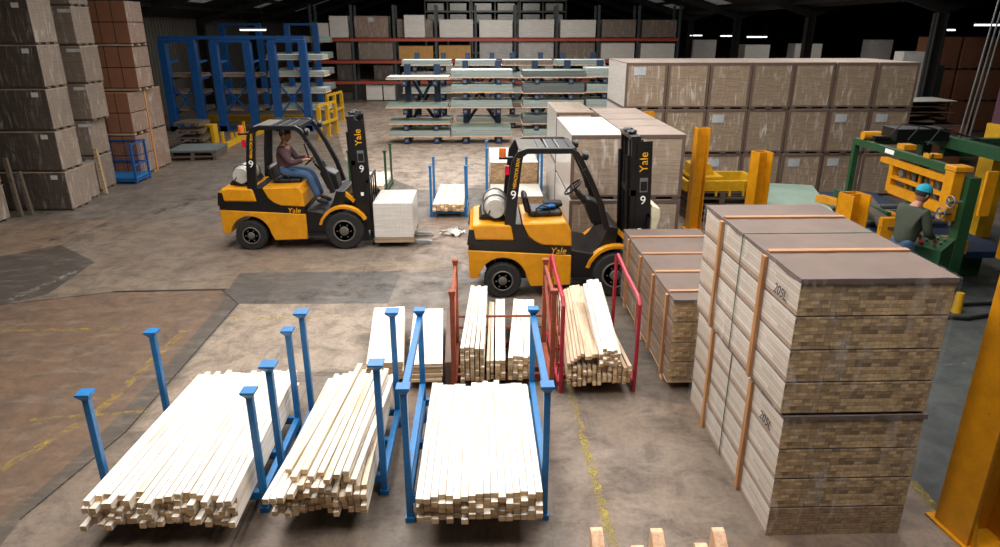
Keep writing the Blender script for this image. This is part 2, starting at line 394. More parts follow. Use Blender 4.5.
def line(p0, p1, w, m, z=.003, name='painted_line'):
    a = Vector((*G(*p0), 0)); b = Vector((*G(*p1), 0)); d = (b-a).normalized(); n = Vector((-d.y, d.x, 0))*w/2
    mb = MB(); mb.v = [a-n+Vector((0,0,z)), b-n+Vector((0,0,z)), b+n+Vector((0,0,z)), a+n+Vector((0,0,z))]; mb.f = [(0,1,2,3)]; mb.m = [0]
    mb.build(name, m, floor)
line((584, 440), (617, 560), .075, M['line_ok'])
line((562, 360), (584, 440), .075, M['line_worn'])
line((912, 481), (975, 556), .08, M['line_ok'])
line((95, 415), (185, 330), .10, M['line_worn'])
line((0, 470), (95, 415), .10, M['line_worn'])
line((115, 291.8), (226, 289.6), .05, worn('dark_gap', '#221d18', .2, .4, 9), .006, 'floor_joint')
line((0, 331), (120, 329), .08, M['line_worn'], .004)
line((230, 319), (350, 317), .08, M['line_worn'], .004)
line((300, 268), (470, 264), .07, M['line_worn'], .004)
line((30, 420), (190, 408), .06, M['line_worn'], .004)
line((905, 367), (1000, 362), .04, M['line_white'], .004)
line((10, 300), (80, 270), .12, M['line_white'], .004)
M['joint'] = worn('joint_filler', '#2b2520', .25, .6, 9)
for a, b in (((0, 305), (115, 292)), ((112, 291.5), (226, 289.5)), ((126, 432), (238, 304)), ((238, 304), (222, 290)), ((20, 520), (126, 432))):
    line(a, b, .018, M['joint'], .005, 'floor_joint')
for a, b, w in (((150, 215), (330, 150), .35), ((30, 245), (240, 190), .3), ((240, 300), (460, 285), .5), ((385, 360), (300, 470), .3), ((500, 330), (440, 400), .3), ((330, 290), (470, 225), .22)):
    line(a, b, w, M['scuff'], .0025, 'tyre_scuff')
def clad(name, c1, c2, axis='X', f=3.3):
    t = NT(name); tc = t.node('ShaderNodeTexCoord'); sp = t.node('ShaderNodeSeparateXYZ'); t.link(tc.outputs['Object'], sp.inputs[0])
    w = t.math('SINE', t.math('MULTIPLY', sp.outputs[axis], f*2*PI)); n = t.noise(t.coord(), .5, 5)
    col = t.mix(t.ramp(n, [(.35, 0.0), (.7, 1.0)]), srgb(c1), srgb(c2)); t.bump(w, .6, .03); return t.set(col, .6)
M['wall_c'] = clad('wall_cladding', '#5b564e', '#48443e', 'Y'); M['wall_x'] = clad('rear_cladding', '#2c2b29', '#23211f', 'X')
M['roof_c'] = clad('roof_sheeting', '#3a3734', '#2a2725', 'Y', 4)
M['truss'] = paint('dark_roof_steel', '#191716', .6)
struct('wall_left', MB().box(-14.2, -14, -2, 72, 0, 4.6), M['wall_c'])
struct('wall_right', MB().box(40, 40.2, -2, 72, 0, 4.6), M['wall_x'])
struct('wall_back', MB().box(-14.2, 40.2, 72, 72.2, 0, 9.5), M['wall_x'])
struct('wall_front', MB().box(-14.2, 40.2, -2.2, -2, 0, 9.5), M['wall_x'])
# roof: two pitched bays, valley at x = 13
XS = [(-14, 4.1), (0, 8.4), (13, 4.4), (26.5, 8.4), (40, 4.1)]
holes = []   # skylights (x0,x1 fraction) per slope
def roofz(x):
    for (a, za), (b, zb) in zip(XS, XS[1:]):
        if a <= x <= b: return za+(zb-za)*(x-a)/(b-a)
rf = MB()
LIT = [(-4.6, -1.2, y, y+2.6) for y in (1.5, 6.0, 10.5, 16.0)] + [(1.2, 4.6, y, y+2.6) for y in (1.5, 6.0, 10.5, 16.0)]
DIM = [(-12.2, -9.4, y, y+2.5) for y in (22, 30, 38, 46, 54)] + [(-8.4, -6.2, y, y+2.5) for y in (34, 42, 50)] + [(9.6, 12, y, y+2.5) for y in (26, 34, 42)] + [(14.5, 18, y, y+2.5) for y in (22, 30, 38)]
def strips(x0, x1):
    """roof sheet between x0 and x1 with openings where the panels are"""
    hs = sorted([h for h in LIT+DIM if x0 <= h[0] and h[1] <= x1])
    xs = sorted({x0, x1, *[h[0] for h in hs], *[h[1] for h in hs]})
    for a, b in zip(xs, xs[1:]):
        ys = [-2.0]
        for h in sorted([h for h in hs if h[0] <= a and h[1] >= b], key=lambda q: q[2]): ys += [h[2], h[3]]
        ys.append(72.0)
        for i in range(0, len(ys), 2):
            k = len(rf.v)
            for z in (0, .12):
                rf.v += [Vector((a, ys[i], roofz(a)+z)), Vector((b, ys[i], roofz(b)+z)), Vector((b, ys[i+1], roofz(b)+z)), Vector((a, ys[i+1], roofz(a)+z))]
            for q in ((0,1,2,3), (7,6,5,4), (0,4,5,1), (1,5,6,2), (2,6,7,3), (3,7,4,0)): rf.f.append(tuple(k+j for j in q)); rf.m.append(0)
for (a, _), (b, _) in zip(XS, XS[1:]): strips(a, b)
roof = struct('ceiling', rf, M['roof_c'])
for lst, m in ((LIT, 'skylight'), (DIM, 'skylight_dim')):
    for (a, b, c, d) in lst:
        mb = MB(); k = 0
        for z in (.03, .06):
            mb.v += [Vector((a, c, roofz(a)+z)), Vector((b, c, roofz(b)+z)), Vector((b, d, roofz(b)+z)), Vector((a, d, roofz(a)+z))]
        for q in ((0,1,2,3), (7,6,5,4), (0,4,5,1), (1,5,6,2), (2,6,7,3), (3,7,4,0)): mb.f.append(q); mb.m.append(0)
        mb.build('roof_light', M[m], roof)
# rafters and purlins
for i, y in enumerate([12, 20, 28, 36, 44, 52, 60]):
    mb = MB()
    for (a, za), (b, zb) in zip(XS, XS[1:]):
        mb.bar((a, y, za-.2), (b, y, zb-.2), .14, .34)
        for q in range(1, 6):
            if a != -14 and a != 13: break
        zt = max(min(za, zb)-.05, 4.1)
    mb.build('rafter', M['truss'], roof)
pm = []
for x in (-12.5, -11, -9.5, -8, -6.5, -5, 5.2, 6.6, 8, 9.4, 10.8, 12.2, 14.5, 16, 17.5, 19, 20.5, 22):
    MB().box(x-.04, x+.04, -2, 72, roofz(x)-.16, roofz(x)+.0).build('purlin', M['truss'], roof)
for i, y in enumerate([12, 20, 28, 36, 44, 52, 60]):        # columns under the valley and at the left wall
    for x in (13, -13.8):
        if x == 13 and y < 20: continue
        mb = MB().box(x-.16, x+.16, y-.02, y+.02, 0, roofz(x)-.35).box(x-.16, x-.12, y-.13, y+.13, 0, roofz(x)-.35).box(x+.12, x+.16, y-.13, y+.13, 0, roofz(x)-.35)
        mb.build('roof_column', M['truss'], roof)
# strip lights
for i, (px, py, Y, L, lab) in enumerate([(253, 30, 30, 1.1, 'hanging lit strip light above the far blue cantilever rack at left'),
        (696, 35.5, 44, .8, 'small lit strip light just right of the red-beamed pallet rack'),
        (727, 36, 42, .8, 'faint lit strip light, second to the right of the pallet rack'),
        (757, 37, 34, 1.0, 'lit strip light above the middle of the wrapped pack wall'),
        (944, 30, 27, .9, 'lit strip light with a bright bulb end at upper right'),
        (987, 25, 24, .9, 'lit strip light at the right edge beside the hanging cables')]):
    x, z = V(px, py, Y); t = thing('strip_light', lab, 'light', (x, Y, z), 0)
    MB().box(-L/2, L/2, -.05, .05, .03, .09).build('housing', M['steel'], t)
    MB().cyl((-L/2+.02, 0, 0), (L/2-.02, 0, 0), .028, n=8).build('tube', M['tube'], t)
    w = MB()
    for s in (-.8, .8): w.cyl((s*L/2, 0, .08), (s*L/2, 0, max(.2, roofz(x)-z)), .006, n=5)
    w.build('hanger', M['truss'], t)
# ================================================================== loose planks
PLV = []
for i in range(10):
    L = 1.92 + rnd(-.06, .07); mb = MB().box(-.5, .5, 0, L, 0, 1)
    PLV.append(mb)
PM = {}
def plank_mesh(w, h, L, m):
    k = (round(w, 3), round(h, 3), round(L, 2), m)
    if k not in PM: PM[k] = MB().box(-w/2, w/2, 0, L, 0, h, (0, 1, 0)).mesh('plank', [M[m], M['plank_end']])
    return PM[k]
def plank(x0, y0, x1, y1, z, w, h, m, label, group, name='lumber_plank', cat='plank', roll=0, dz=0):
    L = math.hypot(x1-x0, y1-y0); L = round(L/.03)*.03
    o = bpy.data.objects.new(name, plank_mesh(w, h, L, m)); COL.objects.link(o)
    o.location = (x0, y0, z); o.rotation_euler = (math.atan2(dz, L), roll, math.atan2(-(x1-x0), y1-y0)); tag(o, label, cat, group); return o
def stack(fx, bx, fy, by, z0, layers, n, h, label, group, mats=('plank',), jy=.05, hfrac=.93, wfrac=.95, skip=0, name='lumber_plank', cat='plank', spread=0):
    """planks side by side in layers; fx/bx = x range at the near and far end"""
    for l in range(layers):
        nn = n - (l*skip)
        for i in range(nn):
            q = spread*(layers-1-l)/max(1, layers-1); u = (i+.5)/nn; a = fx[0]-q+(fx[1]-fx[0]+q)*u; b = bx[0]+(bx[1]-bx[0])*u
            w = min((fx[1]-fx[0]), (bx[1]-bx[0]))/nn*wfrac*rnd(.96, 1.0)
            j = rnd(-jy, jy); k = rnd(-.05, .05)
            plank(a+rnd(-1, 1)*.0004, fy+j, b, by+k, z0+l*h, w, h*hfrac, random.choice(mats), label, group, name, cat)
# ================================================================== blue stanchion racks
def rack_post(t, x, y, H, mat, cap=.075, w=.045):
    cap *= .72
    p = MB().box(x-w/2, x+w/2, y-w/2, y+w/2, .04, H-.05).build('post', M[mat], t, .004)
    c = MB(); k = 0; a = w/2; b = cap
    c.v = [Vector((x+sx*r, y+sy*r, z)) for (r, z) in ((a, H-.06), (b, H-.015), (b, H)) for (sx, sy) in ((-1,-1),(1,-1),(1,1),(-1,1))]
    for q in (0, 4):
        for i in range(4): j = (i+1) % 4; c.f.append((q+i, q+j, q+4+j, q+4+i)); c.m.append(0)
    c.f += [(8, 9, 10, 11), (3, 2, 1, 0)]; c.m += [0, 0]
    c.build('cup', M[mat], t)
def stanchion_rack(x0, x1, y0, y1, H, label, mat='blue', rails=False, zb=.16, group=None, foot=True, cap=.075, w=.05, railside=None, name='stillage'):
    cx, cy = (x0+x1)/2, (y0+y1)/2; t = thing(name, label, 'rack', (cx, cy, 0), 0, group)
    X0, X1, Y0, Y1 = x0-cx, x1-cx, y0-cy, y1-cy; a = w/2
    for x in (X0, X1):
        for y in (Y0, Y1): rack_post(t, x, y, H, mat, cap, w)
    b = MB()
    for y in (Y0, Y1): b.box(X0+a, X1-a, y-a, y+a, zb-.08, zb-.01)
    for x in (X0, X1): b.box(x-a, x+a, Y0+a, Y1-a, zb-.08, zb-.01)
    b.box(X0+a, X1-a, -.03, .03, zb-.08, zb-.01); b.build('base_frame', M[mat], t)
    if foot:
        for x in (X0, X1):
            for y in (Y0, Y1): MB().box(x-.036, x+.036, y-.036, y+.036, 0, .045).build('foot', M[mat], t)
    if rails:
        for x in (X0, X1):
            r = MB().box(x-a, x+a, Y0+a, Y1-a, H-.11, H-.06); r.build('side_rail', M[mat], t)
            r = MB().box(x-a, x+a, Y0+a, Y1-a, zb+.12, zb+.17); r.build('side_rail', M[mat], t)
    return t
stanchion_rack(-2.97, -1.76, 4.51, 5.60, 1.10, 'blue four-post steel rack holding the leftmost wide pile of white planks', zb=.2)
stanchion_rack(-1.655, -.83, 4.70, 5.72, 1.22, 'blue four-post rack with flared caps around the messy middle plank pile', zb=.2, cap=.085)
stanchion_rack(-.585, .47, 4.36, 5.79, 1.2, 'blue rack with sloping side rails around the neat front plank pile', zb=.26, rails=True, cap=.07)
# plank piles
S1 = 'pale sawn plank in the widest pile, at the left in the low blue rack'
stack((-2.90, -1.82), (-2.80, -1.85), 4.12, 6.02, .20, 5, 19, .05, S1, 'planks in the leftmost blue rack', ('plank',)*7+('plank_warm',), .07, spread=.05)
S2 = 'pale plank in the untidy pile in the second blue rack from the left'
stack((-1.60, -.88), (-1.52, -.90), 4.22, 5.95, .20, 5, 14, .045, S2, 'planks in the second blue rack', ('plank', 'plank_warm', 'plank'), .06)
for i in range(12):
    u = (i+.5)/12; a = -1.585+.66*u; b = -1.50+.60*u
    plank(a-.02+rnd(-.004, .004), 4.08+rnd(-.09, .12)+.02*i, b+.05+rnd(-.003, .003), 5.93+rnd(-.14, .1), .427+.002*i, .044, .045, random.choice(('plank', 'plank_warm', 'plank')), S2, 'planks in the second blue rack')
for i in range(8):
    u = (i+.5)/8; a = -1.50+.50*u; b = -1.35+.44*u
    plank(a+rnd(-.003, .003), 4.2+rnd(-.08, .15), b+rnd(-.003, .003), 5.95+rnd(-.2, .1), .50+.001*i, .046, .04, random.choice(('plank', 'plank_warm')), S2, 'planks in the second blue rack')
S3 = 'bright white plank in the neat front pile between the railed blue uprights'
stack((-.495, .425), (-.485, .415), 4.02, 5.64, .27, 5, 17, .045, S3, 'planks in the railed front blue rack', ('plank',), .045)
# flat board piles behind the racks
def board_pile(x0, x1, fy, by, z0, n, h, dx, label, group, mats, ends='plank'):
    for l in range(n):
        j = rnd(-.012, .012)
        plank((x0+x1)/2+j, fy+rnd(-.01, .01), (x0+x1)/2+dx+j, by+rnd(-.01, .01), z0+l*h, x1-x0, h*.94, mats[l % len(mats)], label, group, 'wide_board', 'board')
board_pile(-1.24, -.86, 6.45, 7.95, .10, 7, .03, -.14, 'wide white board in the left of two low piles behind the railed blue rack', 'left pile of wide boards', ['plank'])
board_pile(-.80, -.44, 6.40, 7.90, .10, 7, .03, -.07, 'wide white board in the right of two low piles behind the railed blue rack', 'right pile of wide boards', ['plank'])
for x, nm in ((-1.1, 0), (-.65, 1)):
    for y in (6.75, 7.5):
        o = MB().box(-.2, .2, -.04, .04, 0, .095).build('bearer', M['pallet']); o.location = (x-.05, y, 0)
        tag(o, 'short wooden bearer under the %s pile of wide white boards' % ('left' if nm == 0 else 'right'), 'wood block', 'bearers under the %s wide boards' % ('left' if nm == 0 else 'right'))
o = MB().box(-.035, .035, -.75, .75, 0, .3).build('upright_board', M['card']); o.location = (-.395, 7.2, 0); o.rotation_euler = (0, 0, .03); tag(o, 'brown board standing on edge right of the wide white boards', 'board')
# ---- rusty rack with four narrow piles
def rusty():
    t = thing('rusty_rack', 'rusty orange steel rack around four narrow plank piles', 'rack', (.21, 7.0, 0))
    for x in (-.52, .52):
        for y, H in ((-.62, 1.15), (.35, 1.15)):
            rack_post(t, x, y, H, 'rust', .05, .05)
    for x in (-.52, .52): MB().bar((x, -.6, 1.07), (x, .33, 1.07), .03, .03).build('side_rail', M['rust'], t); MB().bar((x, -.6, .35), (x, .33, .95), .025, .025).build('diagonal_brace', M['rust'], t)
    b = MB().box(-.52, .52, -.45, -.40, .03, .09).box(-.52, .52, .32, .38, .03, .1).box(-.55, -.49, -.62, .35, .03, .1).box(.49, .55, -.62, .35, .03, .1); b.build('base_frame', M['rust'], t)
    for z in (.28, .42): MB().box(-.49, .49, .345, .365, z, z+.025).build('cross_rail', M['rust'], t)
    MB().box(-.5, .5, -.3, -.24, .03, .1).build('cross_bar', M['rust'], t)
rusty()
stack((-.245, .015), (-.15, .065), 6.36, 8.15, .115, 9, 5, .044, 'narrow plank in the tallest white pile, leftmost in the rusty rack', 'planks in the tall left pile of the rusty rack', ('plank',), .02, name='narrow_plank')
stack((.03, .115), (.085, .15), 6.4, 8.05, .115, 5, 2, .045, 'narrow plank in the low slim pile second in the rusty rack', 'planks in the low slim pile', ('plank', 'plank_warm'), .02, name='narrow_plank')
stack((.125, .235), (.165, .29), 6.36, 8.1, .115, 5, 2, .05, 'narrow plank in the third pile of the rusty rack', 'planks in the third narrow pile', ('plank', 'plank_warm'), .02, name='narrow_plank')
stack((.26, .53), (.40, .66), 6.38, 8.02, .115, 6, 5, .046, 'narrow plank in the slanting pile at the right of the rusty rack', 'planks in the slanting right pile', ('plank',), .025, name='narrow_plank')
# ---- red hoop rack
def hoop_rack():
    t = thing('hoop_rack', 'red tubular rack with a sloping hoop on each side around brown battens', 'rack', (1.20, 6.95, 0))
    for s, x in ((-1, -.38), (1, .40)):
        zz = 1.0
        MB().tube([(x, -.65, 0), (x, -.66, zz*.55), (x, -.64, zz), (x, -.58, zz+.06), (x, .0, 1.08), (x, .55, 1.14), (x, .62, 1.1), (x, .63, .6), (x, .62, 0)], .022, 8).build('hoop', M['red'], t)
    MB().bar((-.4, -.42, .07), (.4, -.42, .07), .04, .05).bar((-.4, .62, .1), (.4, .62, .1), .04, .05).bar((-.4, -.64, .1), (-.4, .62, .1), .04, .05).bar((.4, -.64, .1), (.4, .62, .1), .04, .05).build('base_frame', M['red'], t)
    for y in (-.2, .2): MB().bar((-.4, y, .1), (.4, y, .1), .035, .045).build('cross_bar', M['red'], t)
    MB().bar((-.4, -.64, .55), (-.4, .6, .9), .02, .02).build('mesh_bar', M['rust'], t)
    for i in range(7): MB().bar((-.4, -.5+i*.16, .14), (-.4, -.5+i*.16, 1.0), .012, .012).build('mesh_bar', M['rust'], t)
hoop_rack()
stack((.87, 1.55), (.98, 1.50), 6.22, 8.25, .14, 5, 13, .042, 'brown-ended batten in the lower pile between the red hoops', 'battens between the red hoops', ('batten_tan', 'plank_warm', 'batten_tan'), .04, name='timber_batten', cat='batten')
for i in range(9):
    plank(.885+i*.036, 6.2+rnd(-.03, .05), 1.02+i*.033, 8.2+rnd(-.03, .03), .36+.022*min(i, 4), .034, .04, 'batten_tan', 'round-topped brown batten lying on the left half of the red rack pile', 'battens heaped on the left of the red rack', 'timber_batten', 'batten')
for l in range(4):
    for i in range(6-(l == 3)*2):
        plank(1.215+i*.037+(l == 3)*.037, 6.20+rnd(-.03, .03), 1.215+i*.037+.02-.03*0+(l == 3)*.037+.0, 7.62+rnd(-.03, .03), .37+l*.0475, .034, .040, 'plank', 'white batten in the compact bundle on top of the red rack pile', 'white battens on top of the red rack', 'white_batten', 'batten', dz=.25)
# ---- small far plank racks
stanchion_rack(-1.03, -.32, 13.5, 14.5, 1.05, 'small blue four-post rack with a short plank pile in the aisle', zb=.14, name='aisle_stillage', cap=.045)
stack((-1.0, -.36), (-.93, -.33), 13.35, 15.2, .15, 3, 8, .05, 'plank in the small aisle rack with blue posts', 'planks in the small aisle rack', ('plank', 'plank_warm'), .05, name='aisle_plank')
stanchion_rack(-3.05, -2.22, 15.6, 16.6, 1.0, 'rusty green four-post rack with a low white pile beside the moving forklift', mat='green', zb=.12, name='green_stillage', cap=.06)
stack((-3.02, -2.26), (-2.95, -2.22), 15.45, 17.0, .13, 2, 7, .05, 'white board in the low pile between green posts', 'boards between the green posts', ('plank',), .04, name='low_board', cat='board')
# white topped bundles behind the big forklift
stanchion_rack(.12, 1.30, 14.4, 15.4, 1.25, 'tall blue post rack with bright white timber behind the parked forklift', zb=.12, name='far_stillage', cap=.045)
for (x0, x1, y0, y1, z0, z1, lab) in ((.2, 1.22, 14.5, 16.4, .5, .92, 'white-topped timber block with brown board ends, upper of two behind forklift tank'),
                                   (.0+.2, 1.22, 13.2, 14.33, .0, .48, 'white-topped timber block standing low behind the forklift tank')):
    t = thing('timber_block', lab, 'timber pack', ((x0+x1)/2, (y0+y1)/2, z0)); w = (x1-x0)/2; d = (y1-y0)/2; h = z1-z0
    MB().box(-w, w, -d, d, .0, h-.01, (1, 0, 1)).build('boards', [M['end2'], M['plank']], t); MB().box(-w-.01, w+.01, -d-.01, d+.01, h-.01, h+.005).build('cover_sheet', M['pack_white'], t)
t = thing('timber_block', 'lower brown timber block carrying the white-topped block in the far blue rack', 'timber pack', (.71, 15.45, 0)); MB().box(-.51, .51, -.95, .95, .13, .495).build('boards', M['end2'], t); MB().box(-.45, .45, -.8, -.7, 0, .13).box(-.45, .45, .7, .8, 0, .13).build('bearer', M['pallet'], t)
# ================================================================== the big strapped packs, front right
def timber_pack(name, label, loc, rz, w, d, h, nb, mats, battens, top='card_top', bear=0.0, mark=None, top_battens=True, group=None, film=True, strap=True, bot_fine=False, bow=.012):
    """bundles in courses; w across (x), d deep (y); local origin at the centre of the base"""
    endm, sidem = mats; t = thing(name, label, 'timber pack', loc, rz, group)
    z = bear; bh = (h-bear-.015)/nb
    for i in range(nb):
        dx = rnd(-.006, .006); dy = rnd(-.006, .006); hh = bh-.009
        e = M['end2'] if (bot_fine and i == 0) else M[endm]
        # slightly bowed bundle: a few rings of outline
        mb = MB(); ww, dd = w/2+dx*.5, d/2
        mb.box(-ww, ww, -dd+dy, dd+dy, 0, hh, (0, 1, 2))
        o = mb.build('bundle', [M[sidem], e, M[top]], t, .004); o.location = (dx, 0, z)
        if i: s = MB().box(-w/2+.015, w/2-.015, -d/2+.02, d/2-.02, -.009, 0).build('divider', M['pallet'], t); s.location = (0, 0, z)
        z += bh
    cs = MB(); nx, ny = 10, 10; k = 0
    for zz in (0, 1):
        for j in range(ny+1):
            for i in range(nx+1):
                x = -w/2-.008+(w+.016)*i/nx; y = -d/2-.008+(d+.016)*j/ny
                ed = min(i, nx-i, j, ny-j) == 0
                cs.v.append(Vector((x, y, (h+.002+rnd(0, .004)) if zz else h-.008-(rnd(.012, .03) if ed else 0))))
    n1 = (nx+1)*(ny+1)
    for zz in (0, 1):
        for j in range(ny):
            for i in range(nx):
                a = zz*n1+j*(nx+1)+i; cs.f.append((a, a+1, a+nx+2, a+nx+1)); cs.m.append(0)
    for i in range(nx):
        for a, b in ((i, i+1), (ny*(nx+1)+i, ny*(nx+1)+i+1)): cs.f.append((a, b, b+n1, a+n1)); cs.m.append(0)
    for j in range(ny):
        for a, b in ((j*(nx+1), (j+1)*(nx+1)), (j*(nx+1)+nx, (j+1)*(nx+1)+nx)): cs.f.append((a, b, b+n1, a+n1)); cs.m.append(0)
    cs.build('cover_sheet', M[top], t)
    for y in battens:
        bz0 = max(bear-.02, 0.0)
        for s in (-1, 1): 
            MB().box(s*(w/2+.016)-.015, s*(w/2+.016)+.015, y-.028, y+.028, bz0, h-.02).build('batten', M['batten_x' if False else 'batten'], t, .003)
        if top_battens: MB().box(-w/2+.0, w/2-.0, y-.028, y+.028, h+.002, h+.022).build('batten', M['batten_x'], t, .003)
    if strap:
        for y in (sum(battens[:2])/2 if len(battens) > 1 else 0,):
            s = MB()
            for sx in (-1, 1): s.box(sx*(w/2+.010)-.002, sx*(w/2+.010)+.002, y-.006, y+.006, bear, h)
            s.box(-w/2-.01, w/2+.01, y-.006, y+.006, h+.004, h+.008); s.build('strap', M['green'], t)
    if mark:
        text('handwritten_mark', mark, .105, M['ink'], t, (-w/2-.0125, -d/2+.26, h-.19), (PI/2, 0, -PI/2), .001, shear=.25)
    if bear:
        for y in (-d*.4, 0, d*.4): MB().box(-w/2, w/2, y-.05, y+.05, 0, bear-.025).build('bearer', M['post_wood'], t)
        MB().box(-w/2, w/2, -d/2, d/2, bear-.022, bear-.002).build('base_board', M['post_wood'], t)
    if film:
        f = MB(); q = .019
        f.box(-w/2-q, w/2+q, -d/2-q, d/2+q, max(bear, .01), h+.012); f.f = f.f[2:]; f.m = f.m[2:]   # four sides only
        o = f.build('stretch_film', M['film'], t)
    return t
BX, BW = 2.68, 1.03
timber_pack('strapped_timber_pack', 'large strapped timber pack standing on the floor under the other at front right', (BX-.02, 5.10, 0), 0, BW, 1.97, 1.045, 4, ('end', 'side'), (-.42, .52), bear=0, mark='205L', bot_fine=True)
timber_pack('strapped_timber_pack', 'large strapped timber pack with bare brown cover on top of the front right stack', (BX-.045, 5.10, 1.07), .0, BW+.02, 1.97, 1.02, 4, ('end', 'side'), (-.42, .52), mark='205L')
timber_pack('long_timber_pack', 'lower brown timber pack on bearers with wooden straps left of the tall front stack', (2.47, 7.60, 0), .0, 1.02, 2.55, 1.04, 4, ('end', 'side2'), (-1.05, -.45, .2, .9), bear=.11, film=True, strap=False)
# ---- generic wrapped pack
def wpack(name, label, cat, x0, x1, y0, y1, z0, z1, m, group=None, card=True, paper=None, side=None, top=None, edge='card', lay=None, under='pallet_dark', lmat='paper', bearers=True):
    w, d, h = (x1-x0)/2, (y1-y0)/2, z1-z0; t = thing(name, label, cat, ((x0+x1)/2, (y0+y1)/2, z0), 0, group)
    b = .04 if bearers else 0  # bearers thin, their dark colour stands in for shade under the pack
    mb = MB(); mb.box(-w+.008, w-.008, -d+.008, d-.008, b, h-.012, (1, 0, 2))
    mb.build('load', [M[m], M[side or m], M[top or 'card_top']], t, .012)
    if bearers:
        if x0 < -5:
            for y in (-d+.05, -.06, d-.17): MB().box(-w, w, y, y+.12, 0, b).build('bearer', M[under], t)
        else:
            for x in (-w+.02, -.06, w-.14): MB().box(x, x+.12, -d, d, 0, b).build('bearer', M[under], t)
    if card:
        e = MB(); q = .055
        for sx in (-1, 1):
            e.box(sx*w-(q if sx > 0 else 0), sx*w+(0 if sx > 0 else q), -d-.0, -d+.012, b, h-.01)
        e.box(-w+q, w-q, -d-.0, -d+.012, h-.06, h-.01); e.box(-w+q, w-q, -d-.0, -d+.012, b, b+.03); e.build('edge_board', M[edge], t)
    MB().box(-w, w, -d, d, h-.012, h).build('cover_sheet', M[top or 'card_top'], t)
    if paper:
        px, pz, pw, ph = paper
        MB().box(px-pw/2, px+pw/2, -d-.004, -d-.001, pz-ph/2, pz+ph/2).build('label_sheet', M[lmat], t)
    return t
# ---- wall of wrapped packs, three tiers of seven
XB = [3.13 + .917*i for i in range(8)]
place = ['leftmost', 'second from left', 'third from left', 'middle one', 'third from right', 'second from right', 'rightmost']
for r, (tn, z) in enumerate((('bottom', 0), ('middle', .985), ('top', 1.97))):
    for c in range(7):
        p = None
        if (r, c) in ((2, 0), (1, 2), (1, 5), (0, 2), (0, 5), (1, 6), (0, 4)): p = (-.18 if c != 0 else -.15, .78 if c else .80, .26, .17)
        lab = 'film-wrapped timber pack in the rear pack wall, %s tier, %s%s' % (tn, place[c], ', white label' if p else '')
        wpack('wrapped_pack', lab, 'wrapped pack', XB[c]+.008, XB[c+1]-.008, 15.05+rnd(-.03, .03), 17.2, z, z+.978, 'pack', 'packs in the rear three-tier wall', paper=p, side='pack_white' if c == 0 else 'pack', top='top_pale')
# ---- stack behind the parked forklift: white fronted column and brown topped rows
for r, (tn, z) in enumerate((('lower', 0), ('upper', 1.045))):
    wpack('film_wrapped_pack', 'white-filmed pack directly behind the forklift mast and cab, %s of two' % tn, 'wrapped pack', 1.42, 2.27, 10.62, 12.85, z, z+1.035, 'pack_light', 'white-filmed packs behind the forklift', side='pack_white', top='pack_white')
    for k, y in enumerate((10.6, 11.62, 12.55, 13.45)):
        wpack('brown_wrapped_pack', 'brown-topped wrapped pack, %s tier, %s row back from the forklift mast' % (tn, ORD[k]), 'wrapped pack', 2.29, 3.22, y, y+(.98 if k == 0 else .86), z, z+1.035, 'pack_light' if k == 0 else 'pack', 'brown packs behind the mast', top='top_pale')
    wpack('pale_wrapped_pack', 'pale wrapped pack behind the white-filmed one, %s of two' % tn, 'wrapped pack', 1.5, 2.24, 13.6, 15.6, z, z+1.035, 'pack_white', 'pale packs further behind the forklift', side='pack_white', top='pack_light')
# ---- left stacks
def lpack(name, lab, x0, x1, y0, y1, z0, z1, m='pack_dark', side='pack_side', **k):
    return wpack(name, lab, 'wrapped pack', x0, x1, y0, y1, z0, z1, m, side=side, card=False, top='pack_light', **k)
T5 = ['bottom', 'second', 'third', 'fourth', 'fifth', 'topmost']
for r in range(5):
    lpack('board_pack', 'dark wide pack in the tall stack nearest the left wall, %s from the floor' % T5[r] if r else 'dark wide pack at the floor of the tall stack nearest the left wall', -11.3, -8.66+rnd(-.02, .02), 14.15, 14.92, r*.835, r*.835+.825, group='dark packs in the nearest tall left stack', paper=(1.08, .72, .14, .09), lmat='white')
for r in range(6):
    lpack('board_pack', 'brown pack in the six-high stack second from the left, %s tier' % T5[r], -10.6, (-9.02 if r < 2 else -8.86)+rnd(-.02, .02), 15.98, 16.74, r*.82, r*.82+.81, 'pack_side', group='packs in the six-high left stack', paper=(.72, .72, .3, .07), lmat='white')
for r in range(3):
    lpack('board_pack', 'dim wrapped pack at the left picture edge, %s' % ('standing on the floor', 'middle of three', 'top of three')[r], -11.6, -9.55, 12.75, 13.55, r*.72, r*.72+.71, group='dim packs at the left picture edge')
lpack('low_wrapped_pack', 'low pale wrapped pack wedged between the two tall left stacks', -10.0, -8.82, 15.05, 15.6, 0, .78, 'pack_side')
for i, (x, y, xt, L, lab) in enumerate(((-8.76, 15.7, -8.82, 1.05, 'upright brown timber leaning against the six-high left stack'), (-9.45, 13.7, -9.5, 1.2, 'timber post leaning between the dim packs and the tall left stack'), (-9.33, 13.85, -9.4, .9, 'shorter timber post leaning beside the tall left stack'))):
    o = MB().bar((0, 0, 0), (xt-x, .02, L), .07, .07).build('leaning_timber', M['pallet_dark' if i else 'pallet']); o.location = (x, y, .01); tag(o, lab, 'timber')
